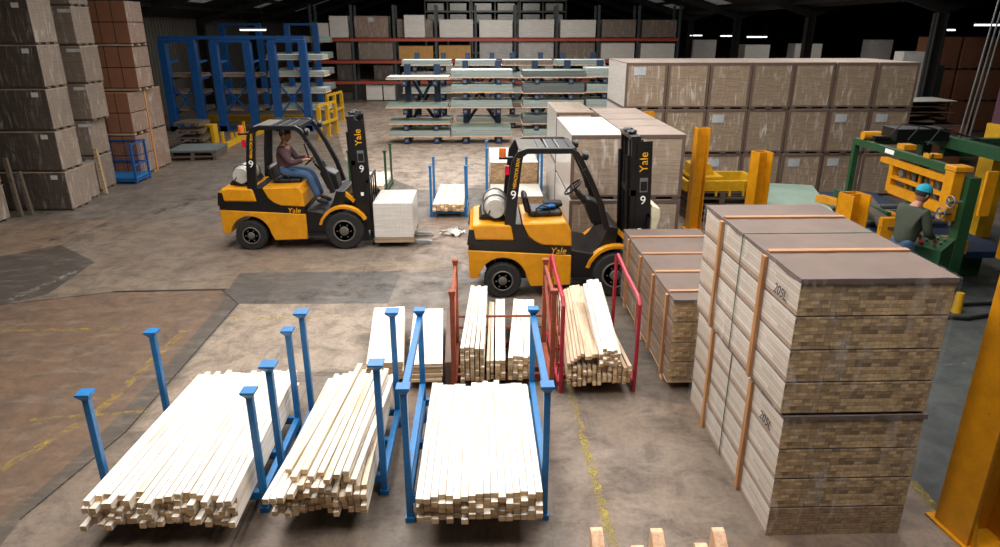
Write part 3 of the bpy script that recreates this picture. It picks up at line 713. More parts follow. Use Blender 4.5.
def carton(lab, x0, x1, y0, y1, z0, z1, n, group):
    t = thing('carton_pack', lab, 'wrapped pack', ((x0+x1)/2, (y0+y1)/2, z0), 0, group); w, d, h = (x1-x0)/2, (y1-y0)/2, z1-z0
    for k in range(n):
        hh = (h-.07)/n; MB().box(-w, w, -d, d, 0, hh-.02, (1, 0, 0)).build('carton_layer', [M['carton'], M['carton_side']], t, .01).location = (0, 0, .07+k*hh)
        MB().box(-w+.03, w-.03, -d+.03, d-.03, -.02, 0).build('divider', M['ink'], t).location = (0, 0, .07+k*hh)
    for y in (-d+.02, -.05, d-.12): MB().box(-w, w, y, y+.1, 0, .05).build('bearer', M['pallet'], t)
    for x in (-w*.6, -w*.2, w*.2, w*.6): MB().box(x-.008, x+.008, -d-.004, -d-.001, .07, h).build('strap', M['ink'], t)
zc = 1.075
for r in range(4):
    x1 = -8.80 if r < 2 else -8.66; ya = 17.58 if r < 2 else 17.95
    carton('orange-brown carton pack in the tall stack left of the blue racks, %s of four' % ('bottom', 'second', 'third', 'top')[r], -10.4, x1, ya, ya+.84, r*zc, r*zc+1.065, 2, 'carton packs left of the blue racks')
for r in range(2):
    lpack('board_pack', 'pale filmed pack behind the orange-brown carton stack, %s of two' % ('bottom', 'upper')[r], -10.4, -8.84, 18.55, 19.5, r*zc, r*zc+1.065, 'pack_side', 'carton_side', group='pale packs behind the carton stack')
o = MB().box(-.03, .03, -.035, .035, 0, 2.1).build('upright_board', M['batten']); o.location = (-8.82, 18.48, 0); tag(o, 'thin orange upright board between the carton stack and the pale packs', 'board')
# ---- blue cage pallet
t = thing('cage_pallet', 'small empty blue mesh-sided pallet in front of the carton stack', 'pallet', (-9.02, 17.16, 0)); w, d, H = .45, .36, 1.0
for x in (-w, w):
    for y in (-d, d): MB().box(x-.025, x+.025, y-.025, y+.025, 0, H).build('post', M['blue_dark'], t)
MB().box(-w, w, -d, d, .12, .17).build('deck', M['blue'], t)
MB().box(-w, w, -d-.02, -d+.02, .05, .11).box(-w, w, d-.02, d+.02, .05, .11).box(-w-.02, -w+.02, -d, d, .05, .11).box(w-.02, w+.02, -d, d, .05, .11).build('base_frame', M['blue_dark'], t)
for x0, y0, x1, y1 in ((-w, -d, -w, d), (-w, d, w, d), (w, -d, w, d)):
    for z in (H-.03, .45): MB().bar((x0, y0, z), (x1, y1, z), .03, .03).build('rail', M['blue_dark'], t)
    g = MB()
    for k in range(1, 6): xx, yy = x0+(x1-x0)*k/6, y0+(y1-y0)*k/6; g.bar((xx, yy, .17), (xx, yy, H-.03), .008, .008)
    g.build('mesh_panel', M['blue_dark'], t)
# ---- old pallets by the blue rack
def pallet(lab, x, y, z, w, d, m='pallet_dark', rz=0, name='pallet', group=None):
    t = thing(name, lab, 'pallet', (x, y, z), rz, group)
    for k in (-1, 0, 1): MB().box(k*(w/2-.05)-.05, k*(w/2-.05)+.05, -d/2, d/2, 0, .09).build('bearer', M[m], t)
    for k in range(6): yy = -d/2+(d-.1)*k/5; MB().box(-w/2, w/2, yy, yy+.1, .09, .115).build('deck_board', M[m], t)
    return t
x, y = G(196, 158)
pallet('old dark pallet lying under a grey sheet in front of the blue cantilever rack', x, y+.2, 0, 1.35, 1.3, rz=.12)
pallet('second old dark pallet stacked under the grey sheet', x+.03, y+.25, .12, 1.3, 1.25, rz=.06)
o = MB().box(-.68, .68, -.65, .65, 0, .05).build('grey_sheet', M['sheet_dark']); o.location = (x+.02, y+.25, .238); o.rotation_euler = (0, 0, .09); tag(o, 'dark grey board lying on two old pallets', 'sheet')
for k in range(4): pallet('old pallet in the short pile beside the carton stack, %s' % ('at the bottom', 'second up', 'third up', 'on top')[k], -9.35+.05*(k % 2), 22.3+.02*k, k*.24, .8, .9, rz=.1*(k % 3), group='old pallets beside the carton stack')
# ================================================================== steel racks
def cantilever(lab, x0, xs, Y, H, arms, mat, label_cat='rack', depth=1.0, group=None, w=.16, brace=True, name='cantilever_rack', topbeam=True, front=False):
    """uprights at xs, arms reaching back (or to the front)"""
    t = thing(name, lab, label_cat, (x0, Y, 0), 0, group); sg = -1 if front else 1
    for x in xs:
        xx = x-x0; MB().box(xx-w/2, xx+w/2, -.14, .14, 0, H).build('upright', M[mat], t)
        MB().prism([(-.14, 0), (sg*depth, 0), (sg*depth, .08), (sg*.14, .2), (-.14, .2)] if sg > 0 else [(.14, 0), (-depth, 0), (-depth, .08), (-.14, .2), (.14, .2)], xx-w/2-.02, xx+w/2+.02, 'x').build('foot', M[mat], t)
        for z in arms:
            MB().prism([(sg*.14, z-.12), (sg*depth, z-.07), (sg*depth, z-.01), (sg*.14, z-.01)], xx-.05, xx+.05, 'x').build('arm', M[mat], t)
            if front: e_ = MB().box(xx-.08, xx+.08, -depth-.06, -depth+.02, z-.19, z-.012).build('arm_end', M[mat], t); MB().box(xx-.05, xx+.04, -depth-.064, -depth-.061, z-.13, z-.06).build('label_plate', M['steel'], e_)
    if topbeam: MB().box(min(xs)-x0-.1, max(xs)-x0+.1, -.09, .09, H, H+.1).build('top_beam', M[mat], t)
    if brace:
        for a, b in zip(xs[0::2], xs[1::2]):
            a, b = a-x0, b-x0
            for (p, q) in ((((a, 0, H*.16), (b, 0, H*.58)), ((b, 0, H*.16), (a, 0, H*.58))) if not front else (((a, 0, H*.92), ((a+b)/2, 0, H*.56)), ((b, 0, H*.92), ((a+b)/2, 0, H*.56)), ((a, 0, H*.2), ((a+b)/2, 0, H*.5)), ((b, 0, H*.2), ((a+b)/2, 0, H*.5)))): MB().bar(p, q, .06 if not front else .11, .05 if not front else .10).build('brace', M[mat], t)
    return t
def xs_at(pxs, py, Y): return [V(p, py, Y)[0] for p in pxs]
def sheetpack(lab, x0, x1, y0, y1, z, h, edge, top, group, name='sheet_pack', base=True):
    t = thing(name, lab, 'sheet pack', ((x0+x1)/2, (y0+y1)/2, z), 0, group); w, d = (x1-x0)/2, (y1-y0)/2
    MB().box(-w, w, -d, d, .045 if base else 0, h, (0, 0, 1)).build('sheets', [M[edge], M[top]], t)
    if base:
        MB().box(-w-.03, w+.03, -d-.03, d+.02, .015, .044).build('base_board', M['post_wood' if x0 > -8 else 'pallet'], t)
        for k in (-.75, -.1, .7): MB().box(w*k-.05, w*k+.05, -d, d, 0, .014).build('bearer', M['pallet'], t)
    return t
# blue cantilever racks at left (front row, three bays)
YB = 26.0
px = xs_at((168, 197, 218.5, 251, 275, 305.5), 80, YB)
arm = [V(0, p, YB)[1] for p in (112, 95, 78, 61)]
for k, (a, b) in enumerate(((0, 2), (2, 4), (4, 6))):
    lab = 'blue cantilever rack frame, %s of three beside the left aisle' % ('leftmost', 'middle', 'right')[k]
    cantilever(lab, (px[a]+px[a+1])/2, px[a:a+2], YB, 3.15, arm, 'blue_dark', group='blue cantilever racks by the left aisle', w=.26, depth=1.1)
b_ = MB().box(px[0]-.1, px[5]+.1, -.07, .07, 0, .12).build('tie_beam', M['blue_dark']); b_.location = (0, YB, 3.262); tag(b_, 'long blue beam joining the tops of the three left rack frames', 'beam')
px2 = xs_at((226, 262, 290, 318), 60, 33.0)
for k in (0, 2): cantilever('blue cantilever rack further back, %s of two seen over the front racks' % ('left', 'right')[k//2], (px2[k]+px2[k+1])/2, px2[k:k+2], 33.0, 3.75, [.9, 1.6, 2.3, 3.0], 'blue_dark', group='rear blue cantilever racks', w=.22, brace=True, name='rear_cantilever_rack')
LV = ['lowest', 'second', 'third', 'top']
for k, z in enumerate(arm):
    for (pa, pb, nm, m, tp) in ((172, 206, 'left', 'pack_side', 'pack_light'), (222, 262, 'middle', 'pack_side', 'pack_light'), (272, 327, 'right', 'sheet', 'sheet_wht')):
        if k == 3 and nm != 'right': continue
        xa, xb = V(pa, 80, YB+.6)[0], V(pb, 80, YB+.6)[0]; h = .2 if nm == 'right' else .13
        sheetpack('board pack on the %s arms of the %s blue cantilever rack' % (LV[k], nm), xa, xb, YB+.18, YB+1.1, z, h, m, tp, 'board packs on the left cantilever racks')
for k in range(4):
    xa, xb = V(283, 80, 33.6)[0], V(333, 80, 33.6)[0]
    sheetpack('pale board pack on the %s arms of the rear blue rack' % LV[k], xa, xb, 33.2, 34.1, (.9, 1.6, 2.3, 3.0)[k], .28, 'sheet', 'sheet_wht', 'board packs on the rear blue rack')
# mid cantilever racks full of sheets
YM = 23.9
def ZM(py, Y=YM): return V(450, py, Y)[1]
cols = [(391, 451, (409, 438)), (452, 511, (466, 498)), (522, 581, (534, 566)), (583, 640, (598, 628))]
lev = [(76.5, 'top'), (106, 'third'), (122, 'second'), (137, 'lowest')]
lev2 = [(76, 'top'), (92, 'upper middle'), (107, 'middle'), (138, 'lowest')]
for c, (pa, pb, ups) in enumerate(cols):
    nm = ('leftmost', 'second', 'third', 'fourth')[c]
    xs = xs_at(ups, 105, YM); xa, xb = V(pa, 105, YM-.6)[0], V(pb, 105, YM-.6)[0]
    levels = {0: [(79, 'top', .10), (107, 'third', .12), (123, 'second', .12), (136.5, 'lowest', .22)],
              1: [(77.5, 'top', .26), (92, 'fourth', .28), (107, 'third', .26), (138, 'lowest', .34)],
              2: [(77.5, 'top', .24), (93, 'fourth', .34), (107, 'third', .26), (123, 'second', .3), (138, 'lowest', .26)],
              3: [(77, 'top', .3), (92, 'fourth', .28), (107, 'third', .28), (123, 'second', .3), (138, 'lowest', .3)]}[c]
    zs = [max(ZM(p, YM-.7), .22) for p, _, _ in levels]
    cantilever('navy cantilever rack full of sheet boards, %s from the left in the middle row' % nm, sum(xs)/2, xs, YM, 2.62 if c else 2.5, zs, 'navy', group='navy cantilever racks in the middle', w=.2, depth=1.15, name='sheet_rack', front=True, topbeam=False)
    for (p, ln, h), z in zip(levels, zs):
        dark = c == 2 and ln in ('top', 'fourth', 'second')
        o = (-.08 if ln in ('third',) else -.02) if c == 0 else rnd(-.02, .02)
        sheetpack('%s sheet pack on the %s arms of the %s navy rack from the left' % ('dark grey' if dark else 'pale green', ln, nm), xa+o, xb+o, YM-1.2, YM-.18, z, h, 'sheet_dark' if dark else 'sheet', 'sheet_top' if ln != 'top' or c == 2 else 'sheet_wht', 'sheet packs on the navy racks')
YM2 = 27.5
for c, (pa, pb, ups) in enumerate(((404, 452, (418, 444)), (456, 496, (468, 492)), (502, 551, (512, 540)), (554, 602, (562, 592)))):
    nm = ('leftmost', 'second', 'third', 'rightmost')[c]; xs = xs_at(ups, 80, YM2); xa, xb = V(pa, 80, YM2-.6)[0], V(pb, 80, YM2-.6)[0]
    zs = [.2, .75, 1.3, 1.85, 2.3]
    cantilever('navy cantilever rack in the second row behind, %s of four' % nm, sum(xs)/2, xs, YM2, 2.75, zs, 'navy', group='navy racks of the second row', w=.18, name='rear_sheet_rack', front=True, topbeam=False, depth=1.1)
    for k, z in enumerate(zs): sheetpack('sheet pack on level %s of the %s rear navy rack' % (('one', 'two', 'three', 'four', 'five')[k], nm), xa, xb, YM2-1.1, YM2-.18, z, .22, 'sheet' if (k+c) % 3 else 'pack_side', 'sheet_wht', 'sheet packs on the second row navy racks', name='rear_sheet_pack')
# pallet racking with orange red beams
YR = 37.0
ZR = [V(500, p, YR)[1] for p in (80.5, 60, 38)]
posts = [314, 354, 395.5, 436.7, 476, 515, 556, 597, 636.5, 676.5]
PX = [V(p, 60, YR)[0] for p in posts]
t = thing('pallet_rack', 'long pallet racking with orange-red beams across the back of the hall', 'rack', ((PX[0]+PX[-1])/2, YR+.6, 0))
cx = (PX[0]+PX[-1])/2
for x in PX:
    for y in (-.6, .6): MB().box(x-cx-.06, x-cx+.06, y-.05, y+.05, 0, 4.75).build('upright', M['rackpost'], t)
    f = MB()
    for k in range(6): f.bar((x-cx, -.55, .3+k*.7), (x-cx, .55, .65+k*.7), .03, .03)
    f.build('lacing', M['rackpost'], t)
for z in ZR:
    for a, b in zip(PX, PX[1:]):
        for y in (-.68, .68): MB().box(a-cx+.0, b-cx-.0, y-.03, y+.03, z-.16, z-.02).build('beam', M['beam_red'], t)
bn = ['first', 'second', 'third', 'fourth', 'fifth', 'sixth', 'seventh', 'eighth', 'ninth']
def rload(pa, pb, pyt, lv, m, lab, y0=.0, y1=1.1, top=None, paper=None):
    Y = YR+.05+y0; z0 = ZR[lv]-.015 if lv >= 0 else 0.0; xa, xb = V(pa, 60, Y)[0], V(pb, 60, Y)[0]; z1 = V(500, pyt, Y)[1]
    return wpack('racked_pack', lab, 'wrapped pack', xa, xb, Y, YR+y1, z0, z1, m, 'packs on the pallet racking', card=False, top=top or m, under='pallet_dark', paper=paper)
rload(315, 331, 23, 2, 'white_pack', 'short white pack on the top rack level at its left end')
rload(332, 350.5, 16, 2, 'white_pack', 'taller white box next to the left end of the top rack level')
rload(356.5, 390, 16, 2, 'carton_side', 'brown pack with a small label on the top rack level', paper=(0, .9, .25, .2))
rload(405.5, 426, 15, 2, 'white_pack', 'white box in front of a beige pack on the top rack level', y1=.5)
rload(398.5, 434, 19, 2, 'pack_side', 'beige pack behind the white box on the top rack level', y0=.5)
for k in range(6):
    a, b = posts[3+k]+3.5, posts[4+k]-2.5
    rload(a, b, 19.5+.3*(k % 2), 2, 'white_pack' if k < 4 else 'pack_side', 'whitish wrapped pack on the top rack level, %s bay from the left' % bn[3+k])
rload(337, 352, 42, 1, 'pack_side', 'grey-brown pack on the middle rack level, first bay at left')
rload(359, 394, 41, 1, 'pack_side', 'wide grey-brown pack on the middle rack level, second bay')
rload(399, 433.5, 46, 1, 'orange', 'orange-brown board pack on the middle rack level, left of two')
rload(439, 471, 45.5, 1, 'orange', 'orange-brown board pack on the middle rack level, right of two')
for k in range(5):
    a, b = posts[4+k]+3.5, posts[5+k]-2.5
    rload(a, b, 41.5+k*.5, 1, ('grey_pack', 'grey_pack', 'pack_side', 'white_pack', 'white_pack')[k], '%s wrapped pack on the middle rack level, %s bay from the left' % (('shiny grey', 'grey', 'beige', 'pale', 'pale')[k], bn[4+k]))
rload(336, 352, 64, 0, 'pack_dark', 'dark pack on the lower rack level, first bay')
rload(373, 396-3, 65, 0, 'pack_dark', 'dark flat pack on the lower rack level, second bay')
for k in range(3):
    a, b = posts[3+2*k]+3.5, posts[4+2*k]-2.5
    rload(a, b, 66, 0, 'grey_pack', 'grey pack on the lower rack level behind the navy racks, %s bay' % bn[3+2*k])
rload(364, 380.5, 85, -1, 'white_pack', 'white pack on the floor under the second rack bay, left of the pair')
rload(381.5, 397-3, 85, -1, 'white_pack', 'white pack on the floor under the second rack bay, right of the pair')
rload(318, 350, 92, -1, 'pack_dark', 'low dark pack on the floor under the first rack bay')
# far shelving seen above the racking
for k, (pa, pb, nm) in enumerate(((425, 470, 'left'), (472, 518, 'middle'), (520, 566, 'right'))):
    Y = 50.0; xa, xb = V(pa, 10, Y)[0], V(pb, 10, Y)[0]; w = (xb-xa)/2
    t = thing('stillage_tower', 'grey steel shelving tower far behind the pallet racking, %s of three' % nm, 'shelving', ((xa+xb)/2, Y, 0), 0, 'grey shelving beyond the racking')
    for x in (-w, 0, w): MB().box(x-.05, x+.05, -.05, .05, 0, 6.2).build('post', M['steel'], t)
    for z in (1, 2, 3, 4, 4.7, 5.4, 6.1): MB().box(-w, w, -.4, .4, z-.05, z+.05).build('shelf', M['steel'], t)
    for z in (4.1, 4.8, 5.5):
        for x in (-w*.52, w*.48): MB().box(x-w*.36, x+w*.36, -.35, .35, z-.03, z+.42).build('bin', M['white' if (z+x) % 1 > .5 else 'grey_pack'], t)
# ================================================================== people
def skin_mesh(name, nodes, edges, mats, sub=2, root=0):
    """nodes: (pos, radius or (rx, ry)); grown with a Skin modifier and baked to one surface"""
    me = bpy.data.meshes.new(name); me.from_pydata([n[0] for n in nodes], edges, []); o = bpy.data.objects.new(name+'_t', me); COL.objects.link(o)
    sk = o.modifiers.new('s', 'SKIN'); sk.use_smooth_shade = True
    if not me.skin_vertices: 
        bm = bmesh.new(); bm.from_mesh(me); bm.verts.layers.skin.verify(); bm.to_mesh(me); bm.free()
    for i, n in enumerate(nodes):
        r = n[1]; me.skin_vertices[0].data[i].radius = r if isinstance(r, tuple) else (r, r)
        me.skin_vertices[0].data[i].use_root = (i == root)
    ss = o.modifiers.new('u', 'SUBSURF'); ss.levels = sub; ss.render_levels = sub
    dg = bpy.context.evaluated_depsgraph_get(); r = bpy.data.meshes.new_from_object(o.evaluated_get(dg)); bpy.data.objects.remove(o)
    r.materials.clear(); r.materials.append(mats)
    r.polygons.foreach_set('use_smooth', [True]*len(r.polygons)); return r
def head_mb(c, yaw, nod):
    """a head with brow, nose, lips, chin and ears; faces +y before turning"""
    mb = MB(); n, h = 20, 16; prof = []
    M_ = Matrix.Translation(c) @ Matrix.Rotation(yaw, 4, 'Z') @ Matrix.Rotation(nod, 4, 'X'); mb.smooth = True
    k = 0; ring = []
    for i in range(1, h):
        t = PI*i/h; z = math.cos(t)*.125
        for j in range(n):
            a = 2*PI*j/n; x = math.sin(t)*math.cos(a)*.078; y = math.sin(t)*math.sin(a)*.098
            f = max(0, math.sin(a)); 
            if z < 0: x *= 1-.28*(-z/.125)**1.2; y *= 1-.12*(-z/.125)
            if f > .93 and -.045 < z < .02: y += .022*(1-abs(z+.03)/.05 if z > -.08 else 0)*max(0, (f-.93)/.07)
            if f > .7 and .0 < z < .03 and abs(x) > .018: y -= .008
            if f > .9 and -.075 < z < -.055: y += .007
            if f > .85 and z < -.095: y += .012
            if f > .8 and .03 < z < .055: y += .005
            mb.v.append(M_ @ Vector((x, y, z)))
    mb.v += [M_ @ Vector((0, 0, .125)), M_ @ Vector((0, .006, -.122))]; T = len(mb.v)-2
    for i in range(h-2):
        for j in range(n): q = (j+1) % n; a = i*n; mb.f.append((a+j, a+n+j, a+n+q, a+q)); mb.m.append(0)
    for j in range(n): q = (j+1) % n; mb.f.append((T, j, q)); mb.f.append((T+1, (h-2)*n+q, (h-2)*n+j)); mb.m += [0, 0]
    for s in (-1, 1):
        b = len(mb.v); mb.sphere((0, 0, 0), 1, 8, 0, (.010, .020, .032))
        for i in range(b, len(mb.v)): mb.v[i] = M_ @ (mb.v[i]+Vector((s*.080, -.008, -.008)))
    return mb, M_
def hand_nodes(nodes, edges, wrist_i, wpos, d, side, palm_n, curl):
    """palm and five separate fingers; d = direction of the hand, side = towards the thumb, palm_n = out of the palm"""
    d = Vector(d).normalized(); side = (Vector(side)-d*Vector(side).dot(d)).normalized(); pn = Vector(palm_n); pn = (pn-d*pn.dot(d)-side*pn.dot(side)).normalized()
    w = Vector(wpos); i0 = len(nodes); nodes.append((w+d*.045, (.030, .018))); edges.append((wrist_i, i0))
    for k, (o, L) in enumerate(((.028, .072), (.010, .080), (-.009, .074), (-.027, .058))):
        b = w+d*.088+side*o; i = len(nodes); nodes.append((b, .0095)); edges.append((i0, i)); c = curl; p = b
        for seg in range(3):
            a = c*(seg+1); p = p+(d*math.cos(a)+pn*math.sin(a))*(L*(.45, .31, .24)[seg]); nodes.append((p, (.0088, .0082, .0072)[seg])); edges.append((len(nodes)-2, len(nodes)-1))
    p = w+d*.025+side*.026; i = len(nodes); nodes.append((p, .012)); edges.append((i0, i))
    for L, a in ((.034, .75), (.028, .5)): p = p+(side*math.sin(a)+d*math.cos(a)+pn*.35).normalized()*L; nodes.append((p, .010)); edges.append((len(nodes)-2, len(nodes)-1))
def figure(name, label, loc, rz, J, shirt, trousers, headgear=None, short=False):
    """J: joint positions, facing +y"""
    t = thing(name, label, 'person', loc, rz)
    P = {k: Vector(v) for k, v in J.items()}
    nodes = [(P['pelvis'], (.125, .095)), (P['belly'], (.125, .095)), (P['chest'], (.15, .11)), (P['neck'], .058), (P['head']-Vector((0, .01, .07)), .055)]
    edges = [(0, 1), (1, 2), (2, 3), (3, 4)]; lim = {}
    for s in 'lr':
        a = len(nodes); nodes += [(P['sh'+s], .058), (P['el'+s], .042), (P['wr'+s], .027)]; edges += [(2, a), (a, a+1), (a+1, a+2)]
        lim[s] = a; d = P['wr'+s]-P['el'+s]
        hand_nodes(nodes, edges, a+2, P['wr'+s], d+Vector((0, 0, -.05)), Vector((1 if s == 'l' else -1, .2, .3)), Vector((0, 0, -1)), .45)
        a = len(nodes); nodes += [(P['hip'+s], .085), (P['kn'+s], .058), (P['an'+s], .042), (P['toe'+s], .036)]; edges += [(0, a), (a, a+1), (a+1, a+2), (a+2, a+3)]; lim[s+'g'] = a
    body = skin_mesh('body', nodes, edges, M['skin'], 2)
    hb, HM = head_mb(P['head'], J.get('yaw', 0) if isinstance(J.get('yaw', 0), float) else 0, 0) if False else head_mb(P['head'], HEADTURN.get(name+label[:12], 0), -.25)
    bm = bmesh.new(); bm.from_mesh(body); hm = hb.mesh('h', M['skin']); bm.from_mesh(hm); bm.to_mesh(body); bm.free(); bpy.data.meshes.remove(hm)
    body.polygons.foreach_set('use_smooth', [True]*len(body.polygons))
    o = bpy.data.objects.new('body', body); COL.objects.link(o); o.parent = t
    # clothes grow from the same joints, a little thicker
    n = [(P['pelvis']+(P['pelvis']-P['belly'])*.45, (.17, .14)), (P['belly'], (.15, .12)), (P['chest'], (.175, .13)), (P['chest']*.35+P['neck']*.65, (.135, .10)), (P['neck']+Vector((0, 0, .0)), .075)]; e = [(0, 1), (1, 2), (2, 3), (3, 4)]
    for s in 'lr':
        a = len(n); end = P['el'+s]+(P['wr'+s]-P['el'+s])*(.86 if not short else .0)
        n += [(P['sh'+s], .075), (P['el'+s], .058)]; e += [(2, a), (a, a+1)]
        if not short: n.append((end, .044)); e.append((a+1, a+2))
    so = bpy.data.objects.new('jumper' if not short else 'shirt', skin_mesh('shirt', n, e, M[shirt], 2)); COL.objects.link(so); so.parent = t
    n = [(P['pelvis']+(P['belly']-P['pelvis'])*.8, (.15, .12)), (P['pelvis'], (.155, .13))]; e = [(0, 1)]
    for s in 'lr':
        a = len(n); n += [(P['hip'+s], .10), (P['kn'+s], .075), (P['an'+s]+Vector((0, 0, .03)), .062)]; e += [(1, a), (a, a+1), (a+1, a+2)]
    so = bpy.data.objects.new('trousers', skin_mesh('trousers', n, e, M[trousers], 2)); COL.objects.link(so); so.parent = t
    for s in 'lr':
        a, b = P['an'+s], P['toe'+s]; d = (b-a).normalized()
        so = bpy.data.objects.new('shoe', skin_mesh('shoe', [(a-d*.05+Vector((0, 0, -.01)), .05), (a+d*.05, .052), (b+d*.04, .04)], [(0, 1), (1, 2)], M['shoe'], 2)); COL.objects.link(so); so.parent = t
    g = MB()
    for s in (-1, 1): g.sphere(HM @ Vector((s*.030, .083, .012)), .010, 8)
    g.build('eyes', M['eye'], t)
    hr = MB(); b = 0; hr.sphere((0, 0, 0), 1, 18, 0, (.086, .106, .105))
    hr.v = [HM @ (v+Vector((0, -.012, .030))) if True else v for v in hr.v]
    keep = [i for i, v in enumerate(hr.v)]; inv = HM.inverted()
    F2 = [(f, m) for f, m in zip(hr.f, hr.m) if all((inv @ hr.v[i]).z > (.035 if (inv @ hr.v[i]).y > .03 else -.05) for i in f)]
    hr.f = [f for f, _ in F2]; hr.m = [m for _, m in F2]; hr.build('hair', M['hair'], t)
    if headgear:
        c = MB(); c.sphere((0, 0, 0), 1, 20, 0, (.094, .114, .108)); c.v = [v+Vector((0, -.008, .040)) for v in c.v]
        F2 = [(f, m) for f, m in zip(c.f, c.m) if all(c.v[i].z > .035 for i in f)]; c.f = [f for f, _ in F2]; c.m = [m for _, m in F2]
        c.v = [HM @ v for v in c.v]; c.build('cap', M[headgear], t)
    return t
HEADTURN = {}
# ================================================================== forklift trucks (x forward, origin under the rear axle)
def arc(cx, cz, r, a0, a1, n=10): return [(cx+r*math.cos(R(a0+(a1-a0)*i/n)), cz+r*math.sin(R(a0+(a1-a0)*i/n))) for i in range(n+1)]
def forklift(label, loc, rz=0):
    t = thing('forklift', label, 'forklift', loc, rz)
    W = .55
    # lower chassis panels with wheel arches
    low = [(-.47, .30), (-.36, .30)] + arc(0, .26, .345, 172, 8, 12) + [(.40, .17), (.97, .19), (.97, .635), (-.485, .72)]
    MB().prism(low, -W, W).build('chassis', M['fyellow'], t, .012)
    MB().prism([(-.485, .722), (.97, .637), (.97, .755), (.55, .78), (.36, .90), (.26, 1.09), (.12, 1.09), (.17, .85), (-.475, .865)], -W+.012, W-.012).build('black_band', M['black'], t)
    MB().prism([(-.475, .868), (.165, .853), (.115, 1.085), (-.30, 1.10), (-.41, 1.08), (-.465, 1.02)], -W, W).build('counterweight', M['fyellow'], t, .03)
    for s in (-1, 1): MB().prism([(-.50, .80), (-.37, .80), (-.40, 1.02), (-.47, 1.02)], s*(W-.03)-.035, s*(W-.03)+.035).build('rear_light', M['black'], t)
    MB().prism([(.27, 1.10), (.365, .905), (.46, .83), (.56, .785), (.97, .76), (.955, 1.0), (.90, 1.11), (.87, 1.12)], -W, W).build('hood', M['fyellow'], t, .025)
    MB().prism([(.975, .30), (1.36, .30), (1.42, .40), (1.42, .60), (1.30, .64), (.975, .70)], -W+.03, W-.03).build('floor_plate', M['black'], t, .01)
    for s in (-1, 1): MB().box(.99, 1.28, s*(W-.02)-.06, s*(W-.02)+.06, .26, .30).build('step', M['black'], t)
    # front fenders
    for s in (-1, 1):
        o_, i_ = arc(1.61, .33, .445, 165, 28, 10), arc(1.61, .33, .395, 165, 28, 10)
        MB().prism(o_+i_[::-1], s*W-.12*(s > 0), s*W+.12*(s < 0)).build('fender', M['fyellow'], t, .006)
    MB().prism([(1.36, .35), (1.5, .45), (1.62, .75), (1.64, 1.0), (1.50, 1.02), (1.42, .8), (1.30, .62)], -.42, .42).build('cowl', M['black'], t, .015)
    MB().box(-.1, 1.7, -.33, .33, .22, .5).build('axle_block', M['black'], t)
    # wheels
    for x, r, w in ((0, .26, .17), (1.61, .33, .22)):
        for s in (-1, 1):
            yc = s*(W-w/2+.005); tb = MB()
            tb.lathe([(r*.58, -w/2), (r*.93, -w/2), (r, -w/2+.03), (r, w/2-.03), (r*.93, w/2), (r*.60, w/2)], (x, yc, r), (0, 1, 0), 32)
            wt = tb.build('wheel', M['rubber'], t)
            h = MB(); h.lathe([(r*.60, 0), (r*.55, .012), (r*.42, -.02), (r*.30, -.025), (r*.22, .02), (r*.1, .03)], (x, yc+s*(w/2+.0), r), (0, s, 0), 24); h.build('hub', M['hub'], wt)
            b = MB()
            for q in range(6): a = 2*PI*q/6; b.cyl((x+math.cos(a)*r*.36, yc+s*(w/2-.015), r+math.sin(a)*r*.36), (x+math.cos(a)*r*.36, yc+s*(w/2+.012), r+math.sin(a)*r*.36), .012, n=6)
            b.build('wheel_nuts', M['steel'], wt)
            if True:
                g = MB()
                for q in range(24):
                    a = 2*PI*q/24; c = Vector((x+math.cos(a)*r, yc, r+math.sin(a)*r)); mtx = Matrix.Translation(c) @ Matrix.Rotation(-a, 4, 'Y'); g.box(-.008, .006, -w*.42, w*.42, -.022, .022, 0, mtx)
                g.build('tread', M['rubber'], wt)
    # overhead guard
    for s in (-1, 1):
        y = s*(W-.055)
        pts = [(.10, 1.05), (.135, 1.5), (.19, 1.95), (.24, 2.06), (.33, 2.10), (.92, 2.10), (.99, 2.06), (1.05, 1.98), (1.20, 1.70), (1.36, 1.35), (1.46, 1.0)]
        wd = [.15, .15, .14, .10, .075, .075, .075, .07, .07, .075, .08]
        mb = MB(); k = 0; outer, inner = [], []
        for i, (x, z) in enumerate(pts):
            a = Vector((pts[min(i+1, 10)][0]-pts[max(i-1, 0)][0], pts[min(i+1, 10)][1]-pts[max(i-1, 0)][1])).normalized(); nrm = Vector((-a.y, a.x))
            outer.append((x+nrm.x*wd[i]/2, z+nrm.y*wd[i]/2)); inner.append((x-nrm.x*wd[i]/2, z-nrm.y*wd[i]/2))
        mb.v = [];
        for yy in (y-.04, y+.04):
            mb.v += [Vector((p[0], yy, p[1])) for p in outer]+[Vector((p[0], yy, p[1])) for p in inner]
        n = len(pts)
        for i in range(n-1):
            for b in (0, 2*n): mb.f.append((b+i, b+i+1, b+n+i+1, b+n+i)); mb.m.append(0)
            mb.f.append((i, i+1, 2*n+i+1, 2*n+i)); mb.f.append((n+i, n+i+1, 3*n+i+1, 3*n+i)); mb.m += [0, 0]
        mb.f += [(0, n, 3*n, 2*n), (n-1, 2*n-1, 4*n-1, 3*n-1)]; mb.m += [0, 0]
        mb.build('guard_pillar', M['black'], t, .008)
    MB().box(.22, .48, -W+.1, W-.1, 2.09, 2.115).build('guard_plate', M['hub'], t)
    for x, s_ in ((.53, .045), (.62, .012), (.69, .05), (.775, .012), (.85, .055), (.955, .04)): MB().box(x-s_, x+s_, -W+.1, W-.1, 2.075, 2.12).build('guard_bar', M['black' if s_ > .02 else 'steel'], t)
    for s in (-1, 1): MB().box(.48, 1.0, s*(W-.12)-.02, s*(W-.12)+.02, 2.07, 2.12).build('guard_edge', M['black'], t)
